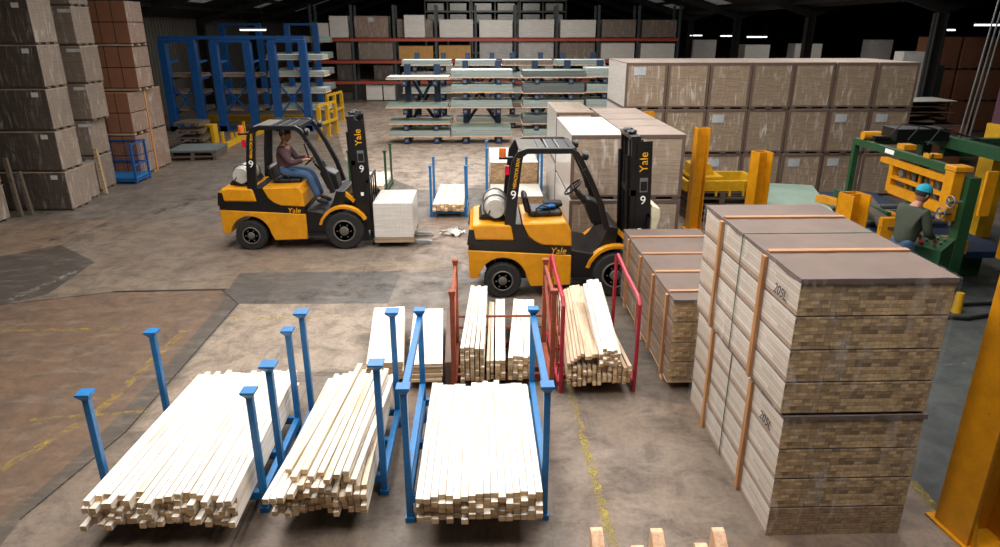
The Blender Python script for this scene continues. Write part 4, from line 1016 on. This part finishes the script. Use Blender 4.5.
    for s in (-1, 1):
        l = MB().lathe([(.04, -.05), (.06, -.03), (.062, .02), (.05, .03)], (1.12, s*(W-.05), 2.03), (1, 0, -.15), 14).build('head_lamp', M['black'], t)
        MB().cyl((1.148, s*(W-.05), 2.025), (1.155, s*(W-.05), 2.024), .046, n=14).build('lens', M['steel'], l)
    MB().cyl((.0, -W+.16, 2.0), (.0, -W+.16, 2.12), .05, .045, 14).build('beacon', M['amber'], t)
    MB().box(-.05, .14, -W+.13, -W+.19, 1.97, 2.0).build('beacon_bracket', M['black'], t)
    MB().box(.03, .085, -W+.03, -W+.07, 1.78, 1.9).build('reflector', M['redlens'], t)
    MB().tube([(1.12, -W+.01, 1.86), (1.07, -W-.03, 1.84), (1.13, -W-.03, 1.62), (1.20, -W+.01, 1.60)], .013, 8).build('grab_handle', M['black'], t)
    # seat
    st = MB().box(.40, .86, -.24, .24, 1.11, 1.19).build('seat', M['black'], t, .03)
    MB().prism([(.33, 1.16), (.42, 1.16), (.37, 1.38), (.31, 1.42), (.28, 1.36)], -.22, .22).build('seat_back', M['black'], t, .03)
    MB().tube([(.5, -.27, 1.14), (.48, -.28, 1.24), (.56, -.28, 1.30), (.66, -.28, 1.26), (.68, -.27, 1.14)], .014, 8).build('hip_rail', M['black'], t)
    # steering column and wheel
    MB().tube([(1.42, 0, .95), (1.25, 0, 1.25), (1.08, 0, 1.42)], [.07, .055, .035], 10).build('steering_column', M['black'], t)
    MB().prism([(1.30, .98), (1.5, .98), (1.46, 1.25), (1.24, 1.36), (1.18, 1.26)], -.17, .17).build('dashboard', M['black'], t, .02)
    ax = Vector((-.55, 0, .62)).normalized(); c = Vector((1.03, 0, 1.49)); u = Vector((0, 1, 0)); v = ax.cross(u); ring = [c+u*math.cos(2*PI*i/22)*.15+v*math.sin(2*PI*i/22)*.15 for i in range(23)]
    sw = MB().tube(ring, .014, 8); sw.tube([c, c+u*.15], .011, 6).tube([c, c-u*.15], .011, 6).tube([c, c-v*.15], .011, 6); sw.cyl(c-ax*.08, c+ax*.01, .03, n=10); sw.build('steering_wheel', M['black'], t)
    for k in range(3): MB().tube([(1.22, .20+.05*k, 1.25), (1.15, .20+.05*k, 1.40)], [.008, .014], 8).build('lever', M['black'], t)
    # gas tank across the back
    tk = MB().lathe([(.02, -.36), (.09, -.35), (.135, -.32), (.155, -.27), (.158, -.12), (.162, -.11), (.162, -.08), (.158, -.07), (.158, .22), (.14, .28), (.08, .32), (.02, .33)], (-.10, -.02, 1.28), (0, 1, 0), 28).build('gas_tank', M['tank'], t)
    r_ = MB(); r_.lathe([(.12, -.40), (.13, -.40), (.135, -.33), (.12, -.33)], (-.10, -.02, 1.28), (0, 1, 0), 24); r_.build('collar', M['tank'], tk)
    for y in (-.26, .14): MB().tube([(-.10+.17*math.cos(R(a)), y, 1.28+.17*math.sin(R(a))) for a in range(-30, 211, 20)], .012, 6).build('clamp', M['steel'], tk)
    MB().prism([(-.33, 1.11), (.06, 1.11), (.02, 1.18), (-.29, 1.18)], -.33, .33).build('tank_cradle', M['black'], t)
    MB().tube([(-.14, -.38, 1.33), (-.20, -.44, 1.20), (-.10, -.42, 1.13), (.02, -.36, 1.12)], .012, 6).build('hose', M['cable'], t)
    # mast
    lean = Matrix.Translation((1.91, 0, .1)) @ Matrix.Rotation(R(-2.2), 4, 'Y')
    for s in (-1, 1):
        MB().box(-.07, .09, s*.36-.03, s*.36+.03, 0, 2.12, 0, lean).build('outer_mast_rail', M['black'], t)
        MB().box(-.04, .06, s*.29-.025, s*.29+.025, .05, 2.14, 0, lean).build('inner_mast_rail', M['black'], t)
        m2 = MB(); m2.cyl(lean @ Vector((-.10, s*.27, .1)), lean @ Vector((-.10, s*.27, 1.9)), .028, n=10); m2.build('lift_cylinder', M['black'], t)
        ch = MB()
        for x in (.0,): ch.box(x-.008, x+.008, s*.15-.015, s*.15+.015, .4, 2.05, 0, lean)
        ch.build('chain', M['steel'], t)
        h_ = MB(); h_.tube([lean @ Vector((-.05, s*.2, .5)), lean @ Vector((-.06, s*.21, 1.3)), lean @ Vector((-.05, s*.19, 2.0))], .014, 6); h_.build('hydraulic_hose', M['cable'], t)
    for z0, z1 in ((2.12, 2.17), (1.35, 1.43), (.3, .42)): MB().box(-.08, .05, -.39, .39, z0, z1, 0, lean).build('mast_crossmember', M['black'], t)
    MB().lathe([(.02, 0), (.06, .01), (.075, .03), (.06, .05), (.02, .055)], lean @ Vector((-.02, -.12, 2.17)), (0, 0, 1), 16).build('mast_pulley', M['black'], t)
    MB().lathe([(.02, 0), (.06, .01), (.075, .03), (.06, .05), (.02, .055)], lean @ Vector((-.02, .12, 2.17)), (0, 0, 1), 16).build('mast_pulley', M['black'], t)
    side = MB().box(.0, .21, -.405, -.392, .2, 2.10, 0, lean).build('mast_side_plate', M['black'], t)
    def on(s, size, m, x, z, rot=0, sp=1.0):
        p = lean @ Vector((x, -.409, z)); return text('decal', s, size, M[m], t, p, (PI/2, -R(2.2)-rot, 0), .002, sp)
    on('Yale', .16, 'decal_y', .10, 1.82, PI/2); on('9', .17, 'decal_w', .10, 1.28); MB().box(.05, .16, -.411, -.406, 1.40, 1.60, 0, lean).build('data_plate', M['steel'], t)
    MB().box(.06, .15, -.413, -.409, 1.42, 1.55, 0, lean).build('data_plate', M['black'], t)
    MB().box(.04, .09, -.411, -.406, .82, .88, 0, lean).build('warning_label', M['decal_w'], t)
    text('decal', 'Yale', .13, M['decal_y'], t, (.78, -W-.001, .70), (PI/2, 0, 0), .002, shear=.2)
    text('decal', 'VERACITOR 30VX', .064, M['decal_y'], t, (.185, -W+.012, 1.80), (PI/2, -R(82), 0), .002, .8)
    text('decal', '9', .17, M['decal_w'], t, (.145, -W+.012, 1.50), (PI/2, 0, 0), .002)
    # carriage, backrest, forks
    MB().box(2.02, 2.07, -.45, .45, .12, .2).box(2.02, 2.07, -.45, .45, .45, .52).box(2.02, 2.06, -.3, -.24, .12, .52).box(2.02, 2.06, .24, .3, .12, .52).build('carriage', M['black'], t)
    lb = MB().box(2.03, 2.06, -.47, -.43, .5, 1.2).box(2.03, 2.06, .43, .47, .5, 1.2).box(2.03, 2.06, -.47, .47, 1.16, 1.2)
    for y in (-.2, 0, .2): lb.box(2.035, 2.055, y-.015, y+.015, .5, 1.18)
    lb.build('load_backrest', M['black'], t)
    for s in (-1, 1): MB().prism([(2.07, .05), (2.07, .55), (2.11, .55), (2.11, .09), (3.05, .065), (3.10, .05)], s*.25-.05, s*.25+.05).build('fork', M['steel'], t)
    for s in (-1, 1): MB().bar((1.62, s*.3, .95), (1.78, s*.3, .80), .06, .06).build('tilt_bracket', M['fyellow'], t)
    return t
FLX, FLY = .29, 9.55
f1 = forklift('parked yellow and black forklift numbered nine with a grey gas tank', (FLX, FLY, 0))
MB().prism([(2.09, .92), (2.16, .92), (2.22, 1.16), (2.2, 1.28), (2.09, 1.32)], -.44, .05).build('backrest_pad', M['cream'], f1, .01)
t = thing('work_gloves', 'crumpled blue cloth lying on the parked forklift seat', 'gloves', (FLX+.62, FLY-.1, 1.195))
g = MB(); g.sphere((0, 0, .03), .06, 12, 0, (1.6, 1.0, .5)); g.sphere((.10, .03, .035), .05, 10, 0, (1.3, .9, .6)); g.sphere((-.07, -.03, .025), .04, 10, 0, (1.4, .8, .6)); g.build('cloth', M['glove'], t)
o = MB().box(-.14, .14, -.11, .11, 0, .07).build('black_bag', M['shoe'], None, .03); o.location = (FLX+.75, FLY+.1, 1.195); tag(o, 'black bag lying on the parked forklift seat behind the blue cloth', 'bag')
FM = (-4.0, 11.9, 0)
f2 = forklift('yellow forklift driven by a seated person in the left aisle', FM)
FR, FRZ = 'person', 0
HEADTURN['person'+'person in da'] = 0
figure('person', 'person in dark maroon top and blue jeans seated driving the aisle forklift', (FM[0]+.50, FM[1], 0), -PI/2,
  dict(pelvis=(0, .05, 1.30), belly=(0, .04, 1.44), chest=(0, .07, 1.62), neck=(0, .09, 1.78), head=(0, .115, 1.90),
       shl=(-.19, .07, 1.68), ell=(-.22, .22, 1.46), wrl=(-.12, .44, 1.50), shr=(.19, .07, 1.68), elr=(.23, .22, 1.45), wrr=(.12, .44, 1.50),
       hipl=(-.09, .08, 1.27), knl=(-.13, .47, 1.24), anl=(-.12, .62, .79), toel=(-.12, .75, .74), hipr=(.09, .08, 1.27), knr=(.13, .47, 1.24), anr=(.12, .62, .79), toer=(.12, .75, .74)), 'shirt_maroon', 'jeans')
t = thing('fork_load', 'pale wrapped pack carried on the forks of the moving forklift', 'wrapped pack', (FM[0]+2.46, FM[1], .10)); MB().box(-.34, .34, -.5, .5, .08, .72).build('load', M['pack_white'], t, .02); [MB().box(-.34, .34, y-.05, y+.05, 0, .08).build('bearer', M['pallet'], t) for y in (-.45, 0, .45)]
# ================================================================== yellow posts and barriers
def u_post(lab, x, y, w, H, rz=0, name='guard_post', group=None):
    t = thing(name, lab, 'post', (x, y, 0), rz, group); a = w/2; k = .02
    MB().box(-a, a, a-k, a, .02, H).box(-a, -a+k, -a, a, .02, H).box(a-k, a, -a, a, .02, H).build('channel', M['yellow'], t)
    MB().box(-a+k, a-k, a*.2, a*.2+k, .02, H-.02).build('web', M['yellow'], t)
    MB().box(-a-.06, a+.06, -a-.06, a+.06, 0, .02).build('base_plate', M['yellow'], t)
    for sx in (-1, 1):
        for sy in (-1, 1): MB().cyl((sx*(a+.03), sy*(a+.03), .02), (sx*(a+.03), sy*(a+.03), .05), .012, n=6).build('bolt', M['steel'], t)
x, y = G(692, 230); u_post('tall slim yellow steel post just right of the parked forklift mast', x+.02, y+.05, .24, 1.93)
u_post('yellow steel channel post behind the top corner of the front pack stack', 5.05, 12.0, .28, 1.56, .2)
u_post('wide yellow steel channel post in front of the green machine frame', 5.99, 10.45, .34, 1.15, .25)
x, y = G(662, 125, .55); u_post('small yellow post top showing behind the brown-topped packs', 3.62, 14.75, .20, 1.96, 0)
x, y = G(985, 545)
t = thing('guard_column', 'huge yellow steel column at the right picture edge in the foreground', 'post', (x-.02, y+.15, 0), .12)
MB().box(-.17, -.14, -.16, .16, .02, 3.4).box(.14, .17, -.16, .16, .02, 3.4).box(-.14, .14, -.012, .012, .02, 3.4).build('column', M['yellow'], t, .004)
MB().box(-.20, .20, -.22, .22, 0, .02).build('base_plate', M['yellow'], t)
for s in (-1, 1): MB().prism([(s*.05, .02), (s*.05+.13, .02), (s*.05, .3)] if False else [(-.14, .02), (-.20, .02), (-.14, .3)], s*.13-.01, s*.13+.01, 'x').build('gusset', M['yellow'], t)
MB().bar((.18, .12, .02), (.13, .02, .8), .05, .05).build('side_strut', M['yellow'], t)
# yellow carriage on dark pallets between the posts
gx, gy = 4.75, 13.4
for k in range(5): pallet('dark pallet in the pile under the yellow steel carriage, %s' % ('lowest', 'second', 'third', 'fourth', 'uppermost')[k], gx, gy, k*.125, 1.25, 1.0, group='dark pallets under the yellow carriage')
t = thing('steel_carriage', 'yellow steel carriage resting on the pile of dark pallets', 'carriage', (gx, gy, .63))
MB().box(-.75, .75, -.5, -.42, 0, .2).box(-.75, .75, .42, .5, 0, .2).box(-.75, -.67, -.42, .42, 0, .2).box(.67, .75, -.42, .42, 0, .2).build('frame', M['byellow'], t)
MB().box(-.62, .02, -.4, .4, .2, .26).build('deck', M['byellow'], t); MB().prism([(-.6, .26), (-.1, .26), (-.2, .48), (-.6, .48)], -.2, .2).build('hopper', M['byellow'], t)
for k in range(6): MB().box(-.7+k*.27, -.66+k*.27, -.53, -.5, -.1, .2).build('tine', M['byellow'], t)
# pale green sheet pack
t = thing('green_sheet_pack', 'pale green sheet pack lying behind the front timber stack', 'sheet pack', (6.08, 12.8, 0), -.28)
MB().box(-.55, .55, -1.1, 1.1, .1, .56, (0, 0, 1)).build('sheets', [M['sheet'], M['sheet_top']], t)
for yy in (-.9, 0, .8): MB().box(-.55, .55, yy, yy+.1, 0, .1).build('bearer', M['pallet'], t)
# barriers by the left aisle
def barrier(lab, x, y, L, H, n, rz, group):
    t = thing('safety_barrier', lab, 'barrier', (x, y, 0), rz, group)
    for k in range(n): xx = L*k/(n-1); MB().box(xx-.06, xx+.06, -.06, .06, 0, H).build('post', M['byellow'], t); MB().box(xx-.1, xx+.1, -.1, .1, 0, .02).build('base_plate', M['byellow'], t)
    MB().box(-.06, L+.06, -.03, .03, H, H+.09).build('rail', M['byellow'], t); MB().box(-.0, L, -.1, -.065, H*.45, H*.45+.1).build('rail', M['byellow'], t)
x, y = G(321, 139); barrier('yellow safety barrier at the aisle end of the blue racks, nearer one', x, y, 1.5, 1.08, 3, R(80), 'yellow barriers by the blue racks')
x, y = G(329, 126); barrier('yellow safety barrier at the aisle end of the blue racks, further one', x, y, 1.7, 1.12, 3, R(82), 'yellow barriers by the blue racks')
x, y = G(204, 143)
t = thing('yellow_stand', 'square yellow steel stand beside the old dark pallets', 'stand', (x+.15, y, 0)); MB().box(-.3, .3, -.2, .2, .55, .62).box(-.3, -.2, -.2, .2, 0, .55).box(.2, .3, -.2, .2, 0, .55).build('frame', M['byellow'], t); MB().box(-.2, .2, .1, .13, .05, .55).build('back_plate', M['byellow'], t)
a = Vector((*G(221, 151), 0)); b = Vector((*G(247, 138), 0)); d = b-a
t = thing('floor_guard', 'low yellow rack guard rail with upright stubs on the floor', 'guard rail', a, math.atan2(d.y, d.x)); L = d.length
MB().box(0, L, -.05, .05, 0, .18).build('rail', M['byellow'], t)
for k, h in ((.12, .55), (.45, .4), (.62, .36), (.93, .6)): MB().box(L*k-.04, L*k+.04, -.04, .04, .18, h).build('stub', M['byellow'], t)
a = Vector((*G(249, 137), 0)); b = Vector((*G(272, 130), 0)); d = b-a
t = thing('yellow_beam', 'bright yellow beam lying on the floor in front of the blue rack', 'guard rail', a, math.atan2(d.y, d.x)); MB().box(0, d.length, -.1, .1, 0, .14).build('rail', M['byellow'], t); MB().box(.1, .2, -.12, .12, .14, .17).build('clip', M['byellow'], t)
xa, ya = G(215, 118); xb, _ = G(318, 118)
t = thing('long_floor_rail', 'long low yellow rail on the floor behind the blue cantilever racks', 'guard rail', (xa, 28.4, 0)); MB().box(0, xb-xa, -.06, .06, .05, .3).build('rail', M['byellow'], t); MB().box(.1, .25, -.08, .08, 0, .05).box(xb-xa-.3, xb-xa-.1, -.08, .08, 0, .05).build('foot', M['byellow'], t)
# ================================================================== green machine
t = thing('board_press', 'green framed machine with a yellow carriage and two chrome handwheels', 'machine', (7.2, 10.7, 0))
def P(*a): return MB().box(*a)
X0 = -.5; X1 = .75; Yf, Yb = -1.60, 1.25
P(X0-.045, X0+.045, Yb-.06, Yb+.03, .02, 1.70).build('frame_post', M['green'], t)
P(X0+.04, X0+.2, Yf-.1, Yf+.08, .02, 1.70).build('frame_post', M['green'], t)
P(X1-.08, X1+.08, Yb-.1, Yb+.06, .02, 1.74).build('frame_post', M['green'], t)
P(X1-.08, X1+.08, Yf-.1, Yf+.08, .02, 1.74).build('frame_post', M['green'], t)
P(X0-.05, X0+.05, Yf+.1, Yb+.02, 1.70, 1.81).build('top_beam', M['green'], t)
P(X0-.055, X0-.051, .0, .25, 1.72, 1.79).build('maker_plate', M['decal_w'], t)
P(X1-.08, X1+.08, Yf-.1, Yb+.02, 1.74, 1.92).build('top_beam', M['green'], t)
P(X0+.051, X1-.081, Yb-.1, Yb, 1.70, 1.80).build('cross_beam', M['green'], t)
P(X1+.08, X1+2.2, Yb-.45, Yb-.3, 1.55, 1.85).build('side_beam', M['green'], t)
P(X1+2.05, X1+2.2, Yb-.45, Yb-.3, .02, 1.55).build('frame_post', M['green'], t)
P(X0-.10, X0-.02+.0, -.2, Yb+.3, .52, .82).build('lower_beam', M['green'], t)
P(X0-.3, X1, Yf+.3, Yb+1.4, .40, .50).build('bed_plate', M['navy'], t)
for y in (Yf+.6, 0, Yb+1.1): P(X0-.1, X1-.2, y, y+.1, .02, .40).build('bed_leg', M['green'], t)
# yellow carriage hanging under the front beam
cr = P(X0-.13, X0+.03, Yf+.0, Yf+.2, 1.06, 1.76).build('carriage_frame', M['yellow'], t, .01)
P(X0-.11, X0+.0, -.14, -.04, 1.16, 1.60).build('upright_plate', M['yellow'], cr)
P(X0-.12, X0-.02, Yf+.2, .22, 1.58, 1.66).build('upper_bar', M['yellow'], cr)
P(X0-.12, X0-.02, Yf+.2, -.14, 1.38, 1.42).build('middle_bar', M['yellow'], cr)
P(X0-.12, X0-.02, Yf+.2, -.14, 1.14, 1.27).build('lower_bar', M['yellow'], cr)
for k in range(7):
    y = Yf+.35+k*.15; MB().cyl((X0+.04, y, 1.22), (X0+.04, y, 1.62), .03, n=8).build('cylinder', M['steel' if k % 2 else 'yellow'], cr)
mt = MB().cyl((X0-.02, -.32, 1.49), (X0-.08, -.32, 1.49), .06, n=14).build('gauge', M['steel'], cr)
P(X0-.14, X0+.12, Yf-.02, Yf+.22, 1.765, 1.84).build('gear_housing', M['yellow'], t, .01)
P(X0+.02, X0+.17, Yf-.42, Yf-.38, 1.25, 1.86).build('end_plate', M['yellow'], t)
for k, (y, z, lab) in enumerate(((Yf-.15, 1.38, 'a'), (Yf+.0, 1.18, 'b'))):
    w = MB(); c = Vector((X0-.20, y, z)); ring = [c+Vector((0, math.cos(2*PI*i/20)*.085, math.sin(2*PI*i/20)*.085)) for i in range(21)]
    w.tube(ring, .011, 8)
    for a in (0, 1, 2): an = a*2*PI/3+.4; w.tube([c, c+Vector((0, math.cos(an)*.085, math.sin(an)*.085))], .009, 6)
    w.cyl(c-Vector((.03, 0, 0)), c+Vector((.15, 0, 0)), .022, n=8); w.build('handwheel', M['steel'], t)
P(X0+.55, X0+.75, Yf-.35, Yf-.25, .6, 1.85).build('rear_plate', M['yellow'], t)
for y, s in ((Yb-.2, .18), (Yb-.55, .12)): MB().cyl((X0-.02, y, 1.88), (X0+.28, y, 1.88), s*.42, n=14).build('motor', M['yellow' if s > .15 else 'black'], t)
P(X0+.1, X0+.3, .0, .2, 1.80, 1.88).build('valve_box', M['yellow'], t); P(X0+.25, X1-.1, .5, .95, 1.86, 2.06).build('motor_box', M['black'], t)
P(X0-.0, X0+.2, -.8, -.65, 1.812, 1.87).build('valve_box', M['yellow'], t)
for k in range(3):
    y = .6-k*.5; MB().tube([(X0+.2, y, 1.95), (X0+.3, y-.1, 2.15+.04*k), (X0+.6, y-.25, 2.12), (X1, y-.4, 1.98)], .012, 6).build('cable', M['cable'], t)
for k in range(4): MB().tube([(X0+.05, -.5-.1*k, 1.88), (X0+.02, -.52-.1*k, 1.70), (X0+.05, -.4-.1*k, 1.55)], .012, 6).build('hose', M['cable'], t)
P(X0-.45, X0-.2, Yf+.9, Yf+1.0, .5, .86).build('roller_bracket', M['yellow'], t)
for k in range(4): MB().cyl((X0-.3, Yb-.1-.35*k, .56), (X1-.1, Yb-.1-.35*k, .56), .05, n=10).build('roller', M['steel'], t)
MB().bar((X0-.3, Yb+.4, .62), (X0+.2, -.3, .72), .16, .12).build('feed_arm', M['yellow'], t)
MB().bar((X0-.35, Yf+.9, .70), (X0+.1, Yb-.4, .84), .22, .05).build('guide_plate', M['pallet_dark'], t)
P(X0-.1, X0+.35, Yf+.05, Yf+.35, .55, .75).build('drive_cover', M['yellow'], t)
# second machine section at the right edge
t = thing('feed_frame', 'dark green steel feed frame with yellow fittings at the right edge', 'machine', (8.55, 8.9, 0))
for x in (-.55, .7):
    for y in (-.6, .6): P(x-.05, x+.05, y-.05, y+.05, 0, 1.3).build('leg', M['green'], t)
P(-.62, .78, -.65, -.55, 1.3, 1.42).build('side_rail', M['green'], t); P(-.62, .78, .55, .65, 1.3, 1.42).build('side_rail', M['green'], t)
P(-.6, -.5, -.55, .55, .45, .53).build('cross_rail', M['green'], t); P(.65, .75, -.55, .55, .45, .53).build('cross_rail', M['green'], t)
P(-.5, .7, -.5, .5, 1.32, 1.38).build('bed', M['black'], t)
P(-.1, .1, -.6, .1, 1.42, 1.72).build('fitting', M['yellow'], t, .01); P(.3, .45, -.6, .3, 1.42, 1.85).build('fitting', M['yellow'], t)
for k in range(5): MB().tube([(-.4+.2*k, -.55, 1.42), (-.38+.2*k, -.62, 1.15), (-.3+.2*k, -.6, .85)], .015, 6).build('cable', M['cable'], t)
for k in range(4): MB().cyl((-.4+.25*k, -.3, 1.42), (-.4+.25*k, -.3, 1.62), .04, n=8).build('cylinder', M['steel'], t)
# operator console
t = thing('control_console', 'sloping green control desk with buttons beside the person in the teal cap', 'control panel', (6.12, 8.62, 0), R(-60))
MB().prism([(-.16, .02), (.16, .02), (.16, .98), (-.16, .86)], -.22, .22, 'x').build('cabinet', M['green'], t)
sl = Matrix.Translation((0, 0, .925)) @ Matrix.Rotation(math.atan2(.12, .32), 4, 'X')
for i in range(4):
    for j in range(2):
        b = MB(); b.cyl(sl @ Vector((-.14+.09*i, -.02+.09*j, .0)), sl @ Vector((-.14+.09*i, -.02+.09*j, .03)), .018, n=10); b.build('button', M['steel'], t)
b = MB(); b.cyl(sl @ Vector((-.08, -.11, 0)), sl @ Vector((-.08, -.11, .03)), .028, n=12); b.build('stop_button', M['redlens'], t)
figure('person', 'person in olive jumper and teal cap standing at the green control desk', (5.66, 8.52, 0), R(-78),
  dict(pelvis=(0, 0, .93), belly=(0, .02, 1.08), chest=(0, .06, 1.28), neck=(0, .10, 1.46), head=(0, .16, 1.585),
       shl=(-.19, .07, 1.38), ell=(-.24, .12, 1.12), wrl=(-.16, .32, 1.02), shr=(.19, .07, 1.38), elr=(.24, .12, 1.12), wrr=(.16, .32, 1.02),
       hipl=(-.09, 0, .9), knl=(-.10, .03, .48), anl=(-.11, -.03, .09), toel=(-.12, .11, .04), hipr=(.09, 0, .9), knr=(.10, .05, .48), anr=(.11, .02, .09), toer=(.12, .16, .04)), 'shirt_olive', 'jeans', 'cap_teal')
# maroon and yellow column, hanging cables
x, y = 9.25, 11.9
t = thing('painted_column', 'column painted maroon above and yellow below at the right edge', 'column', (x, y, 0), R(8))
P(-.16, .16, -.16, .16, 0, 2.05).build('yellow_sleeve', M['byellow'], t); P(-.12, .12, -.12, .12, 2.05, 5.4).build('column', M['maroon'], t)
for k in range(3):
    x0, z0 = V(958+5*k, 141, 11.2); o = MB().tube([(0, 0, 0), (.12, 0, 2.0), (.26, 0, 4.0)], .014, 6).build('hanging_cable', M['steel']); o.location = (x0, 11.2, z0)
    tag(o, 'grey cable hanging down over the green machine, %s of three' % ('left', 'middle', 'right')[k], 'cable', 'hanging cables over the machine')
# floor hoses behind the stack
for k, (dy, lab) in enumerate(((0, 'nearer'), (.35, 'further'))):
    o = MB().tube([(0, 0, .03), (.5, -.1+dy*.3, .03), (1.0, .05, .03), (1.7, .1, .03)], .025, 8).build('floor_hose', M['cable']); x, y = G(925, 318+0*k); o.location = (x, y+dy, 0); tag(o, 'black hose lying on the grey floor beside the front stack, %s one' % lab, 'hose')
o = MB().cyl((0, 0, 0), (0, 0, .28), .07, .05, 14).build('yellow_bottle', M['byellow']); x, y = G(956, 312); o.location = (x, y, 0); tag(o, 'small yellow container on the floor under the control desk', 'container')
# packs and loose boards beyond the machine
YW_ = 25.0; k = 0
for r in range(3):
    for c in range(4):
        xa = V(928+c*26, 90, YW_)[0]; z = r*1.12
        wpack('dim_brown_pack', 'dim orange-brown pack in the stacks at the far right, %s tier, %s from left' % (('bottom', 'middle', 'top')[r], ORD[c]), 'wrapped pack', xa, xa+.88, YW_, YW_+1.2, z, z+1.1, 'carton', 'dim packs at the far right', card=False, top='carton')
x, z = V(904, 66, 21.0)
o = MB().box(-.32, .32, -.25, .25, 0, z+.42).build('tall_white_cabinet', M['white'], None, .01); o.location = (x+.1, 21.0, 0); tag(o, 'tall pale cabinet whose top shows behind the end of the pack wall', 'cabinet')
x, z = V(921, 80, 22.0)
t = thing('dark_cupboard', 'tall dark grey cupboard right of the pack wall', 'cabinet', (x+.1, 22.0, 0)); P(-.42, .42, -.25, .25, 0, 2.55).build('body', M['rackpost'], t); P(-.40, -.01, -.27, -.252, .05, 2.5).build('door', M['rackpost'], t); P(.01, .40, -.27, -.252, .05, 2.5).build('door', M['rackpost'], t)
bx, by = 11.9, 18.2
wpack('wide_brown_pack', 'wide brown pack carrying the untidy loose cardboard behind the machine', 'wrapped pack', bx-.9, bx+1.3, by, by+1.6, 0, 1.15, 'carton', None, card=False)
for k in range(9):
    o = MB().box(-.75, .75, -.5, .5, 0, .02).build('loose_board', M['card' if k not in (5, 8) else 'white']); o.location = (bx+rnd(-.25, .35), by+.7+rnd(-.2, .2), 1.19+k*.075); o.rotation_euler = (rnd(-.02, .02), rnd(-.02, .02), rnd(-.4, .4))
    tag(o, 'loose %s board in the untidy pile behind the green machine, %s' % (('brown card' if k not in (5, 8) else 'white'), ('lowest', 'second up', 'third up', 'fourth up', 'fifth up', 'sixth up', 'seventh up', 'eighth up', 'topmost')[k]), 'board', 'loose boards behind the machine')
# pale packs in the far bay behind the columns
for k, (pa, pb, pt, lab) in enumerate(((648+45, 716, 40, 'leftmost'), (745, 770, 45, 'second'), (795, 822, 44, 'third'), (871, 892, 40, 'rightmost'))):
    Y = 46.0; xa, xb = V(pa, 50, Y)[0], V(pb, 50, Y)[0]; z1 = V(500, pt, Y)[1]
    wpack('far_pale_pack', 'pale pack stack glimpsed between dark columns in the far bay, %s of four' % lab, 'wrapped pack', xa, xb, Y, Y+1.2, 0, z1, 'white_pack', 'pale packs in the far bay', card=False, top='white_pack')
# crumpled film on the floor behind the parked forklift
x, y = G(455, 234); mb = MB(); n = 12
mb.v = [Vector(((-.30+.5*i/n)*(.6+.4*math.sin(j*.9+1))+rnd(-.02, .02), (-.22+.44*j/n)*(.7+.3*math.cos(i*.8))+rnd(-.02, .02), max(.004, .03+.05*math.sin(i*.9+j*.5+rnd(-.8, .8))*math.cos(j*.8-i*.3)+rnd(0, .045)))) for j in range(n+1) for i in range(n+1)]
for j in range(n):
    for i in range(n): a = j*(n+1)+i; mb.f.append((a, a+1, a+n+2, a+n+1)); mb.m.append(0)
mb.smooth = True; o = mb.build('crumpled_film', M['pack_white']); o.location = (x, y, 0); s = o.modifiers.new('s', 'SOLIDIFY'); s.thickness = .004; tag(o, 'crumpled piece of white plastic film on the floor behind the parked forklift', 'plastic film')
x, y = G(443, 133) if False else G(312, 147)
o = MB().box(-.06, .06, -.04, .04, 0, .01).build('paper_scrap', M['white']); o.location = (x, y, 0); tag(o, 'tiny white scrap on the floor of the left aisle', 'scrap')
# timber trestles whose tops reach into the bottom edge
for k, (px_, py_, H) in enumerate(((596, 527, .42), (637, 545, .42), (656, 528, .42), (700, 542.5, .42), (717, 527, .42))):
    x, y = G(px_, py_, H); o = MB().prism([(-.22, 0), (.04, 0), (.04, H), (-.0, H), (-.03, H-.02), (-.22, H-.16)], -.042, .042, 'x').build('timber_end', M['post_wood'], None, .003); o.location = (x, y-.04, 0)
    tag(o, 'short pale timber end rising at the bottom edge, %s of five' % ('leftmost', 'second', 'middle', 'fourth', 'rightmost')[k], 'timber', 'timber ends at the bottom edge')
# ================================================================== light and camera
w = bpy.data.worlds.new('world'); SC.world = w; w.use_nodes = True
w.node_tree.nodes['Background'].inputs['Color'].default_value = (.75, .85, 1, 1); w.node_tree.nodes['Background'].inputs['Strength'].default_value = .6
def area(name, loc, sx, sy, e, col=(1, .97, .93), rot=(0, 0, 0)):
    l = bpy.data.lights.new(name, 'AREA'); l.shape = 'RECTANGLE'; l.size = sx; l.size_y = sy; l.energy = e; l.color = col
    o = bpy.data.objects.new(name, l); COL.objects.link(o); o.location = loc; o.rotation_euler = rot; return o
for x in (-2.9, 2.9):
    for y, e in ((2.8, 270), (7.3, 400), (11.8, 320), (17.3, 330)):
        s = -1 if x < 0 else 1
        area('skylight_daylight', (x, y, roofz(x)-.12), 3.2, 2.4, e*(1.1 if x < 0 else .85), rot=(0, s*.28, 0))
area('far_bay_fill', (0, 27, 7.6), 8, 10, 1900)  # added fill lamp under closed roof, shaped to brighten the rear floor
area('left_bay_daylight', (-8.5, 24, 5.3), 3, 8, 45)
area('right_bay_fill', (9.5, 17, 5.2), 4, 7, 300)  # added fill lamp, no panel above, lifts the boards behind the machine
area('far_right_daylight', (20, 40, 5.5), 8, 10, 250)
for y in (44.0,): area('far_end_daylight', (3, y+3, 7.6), 10, 6, 500)
cam = bpy.data.cameras.new('camera'); co = bpy.data.objects.new('camera', cam); COL.objects.link(co)
cam.sensor_width = 36; cam.lens = 36*F_PX/1000; cam.clip_end = 200
co.location = (0, 0, CAM_H); co.rotation_euler = (PI/2-PITCH, 0, -YAW); SC.camera = co
SC.view_settings.view_transform = 'Standard'; SC.view_settings.look = 'None'; SC.view_settings.gamma = 1; SC.view_settings.use_curve_mapping = False
SC.view_settings.exposure = 0.0
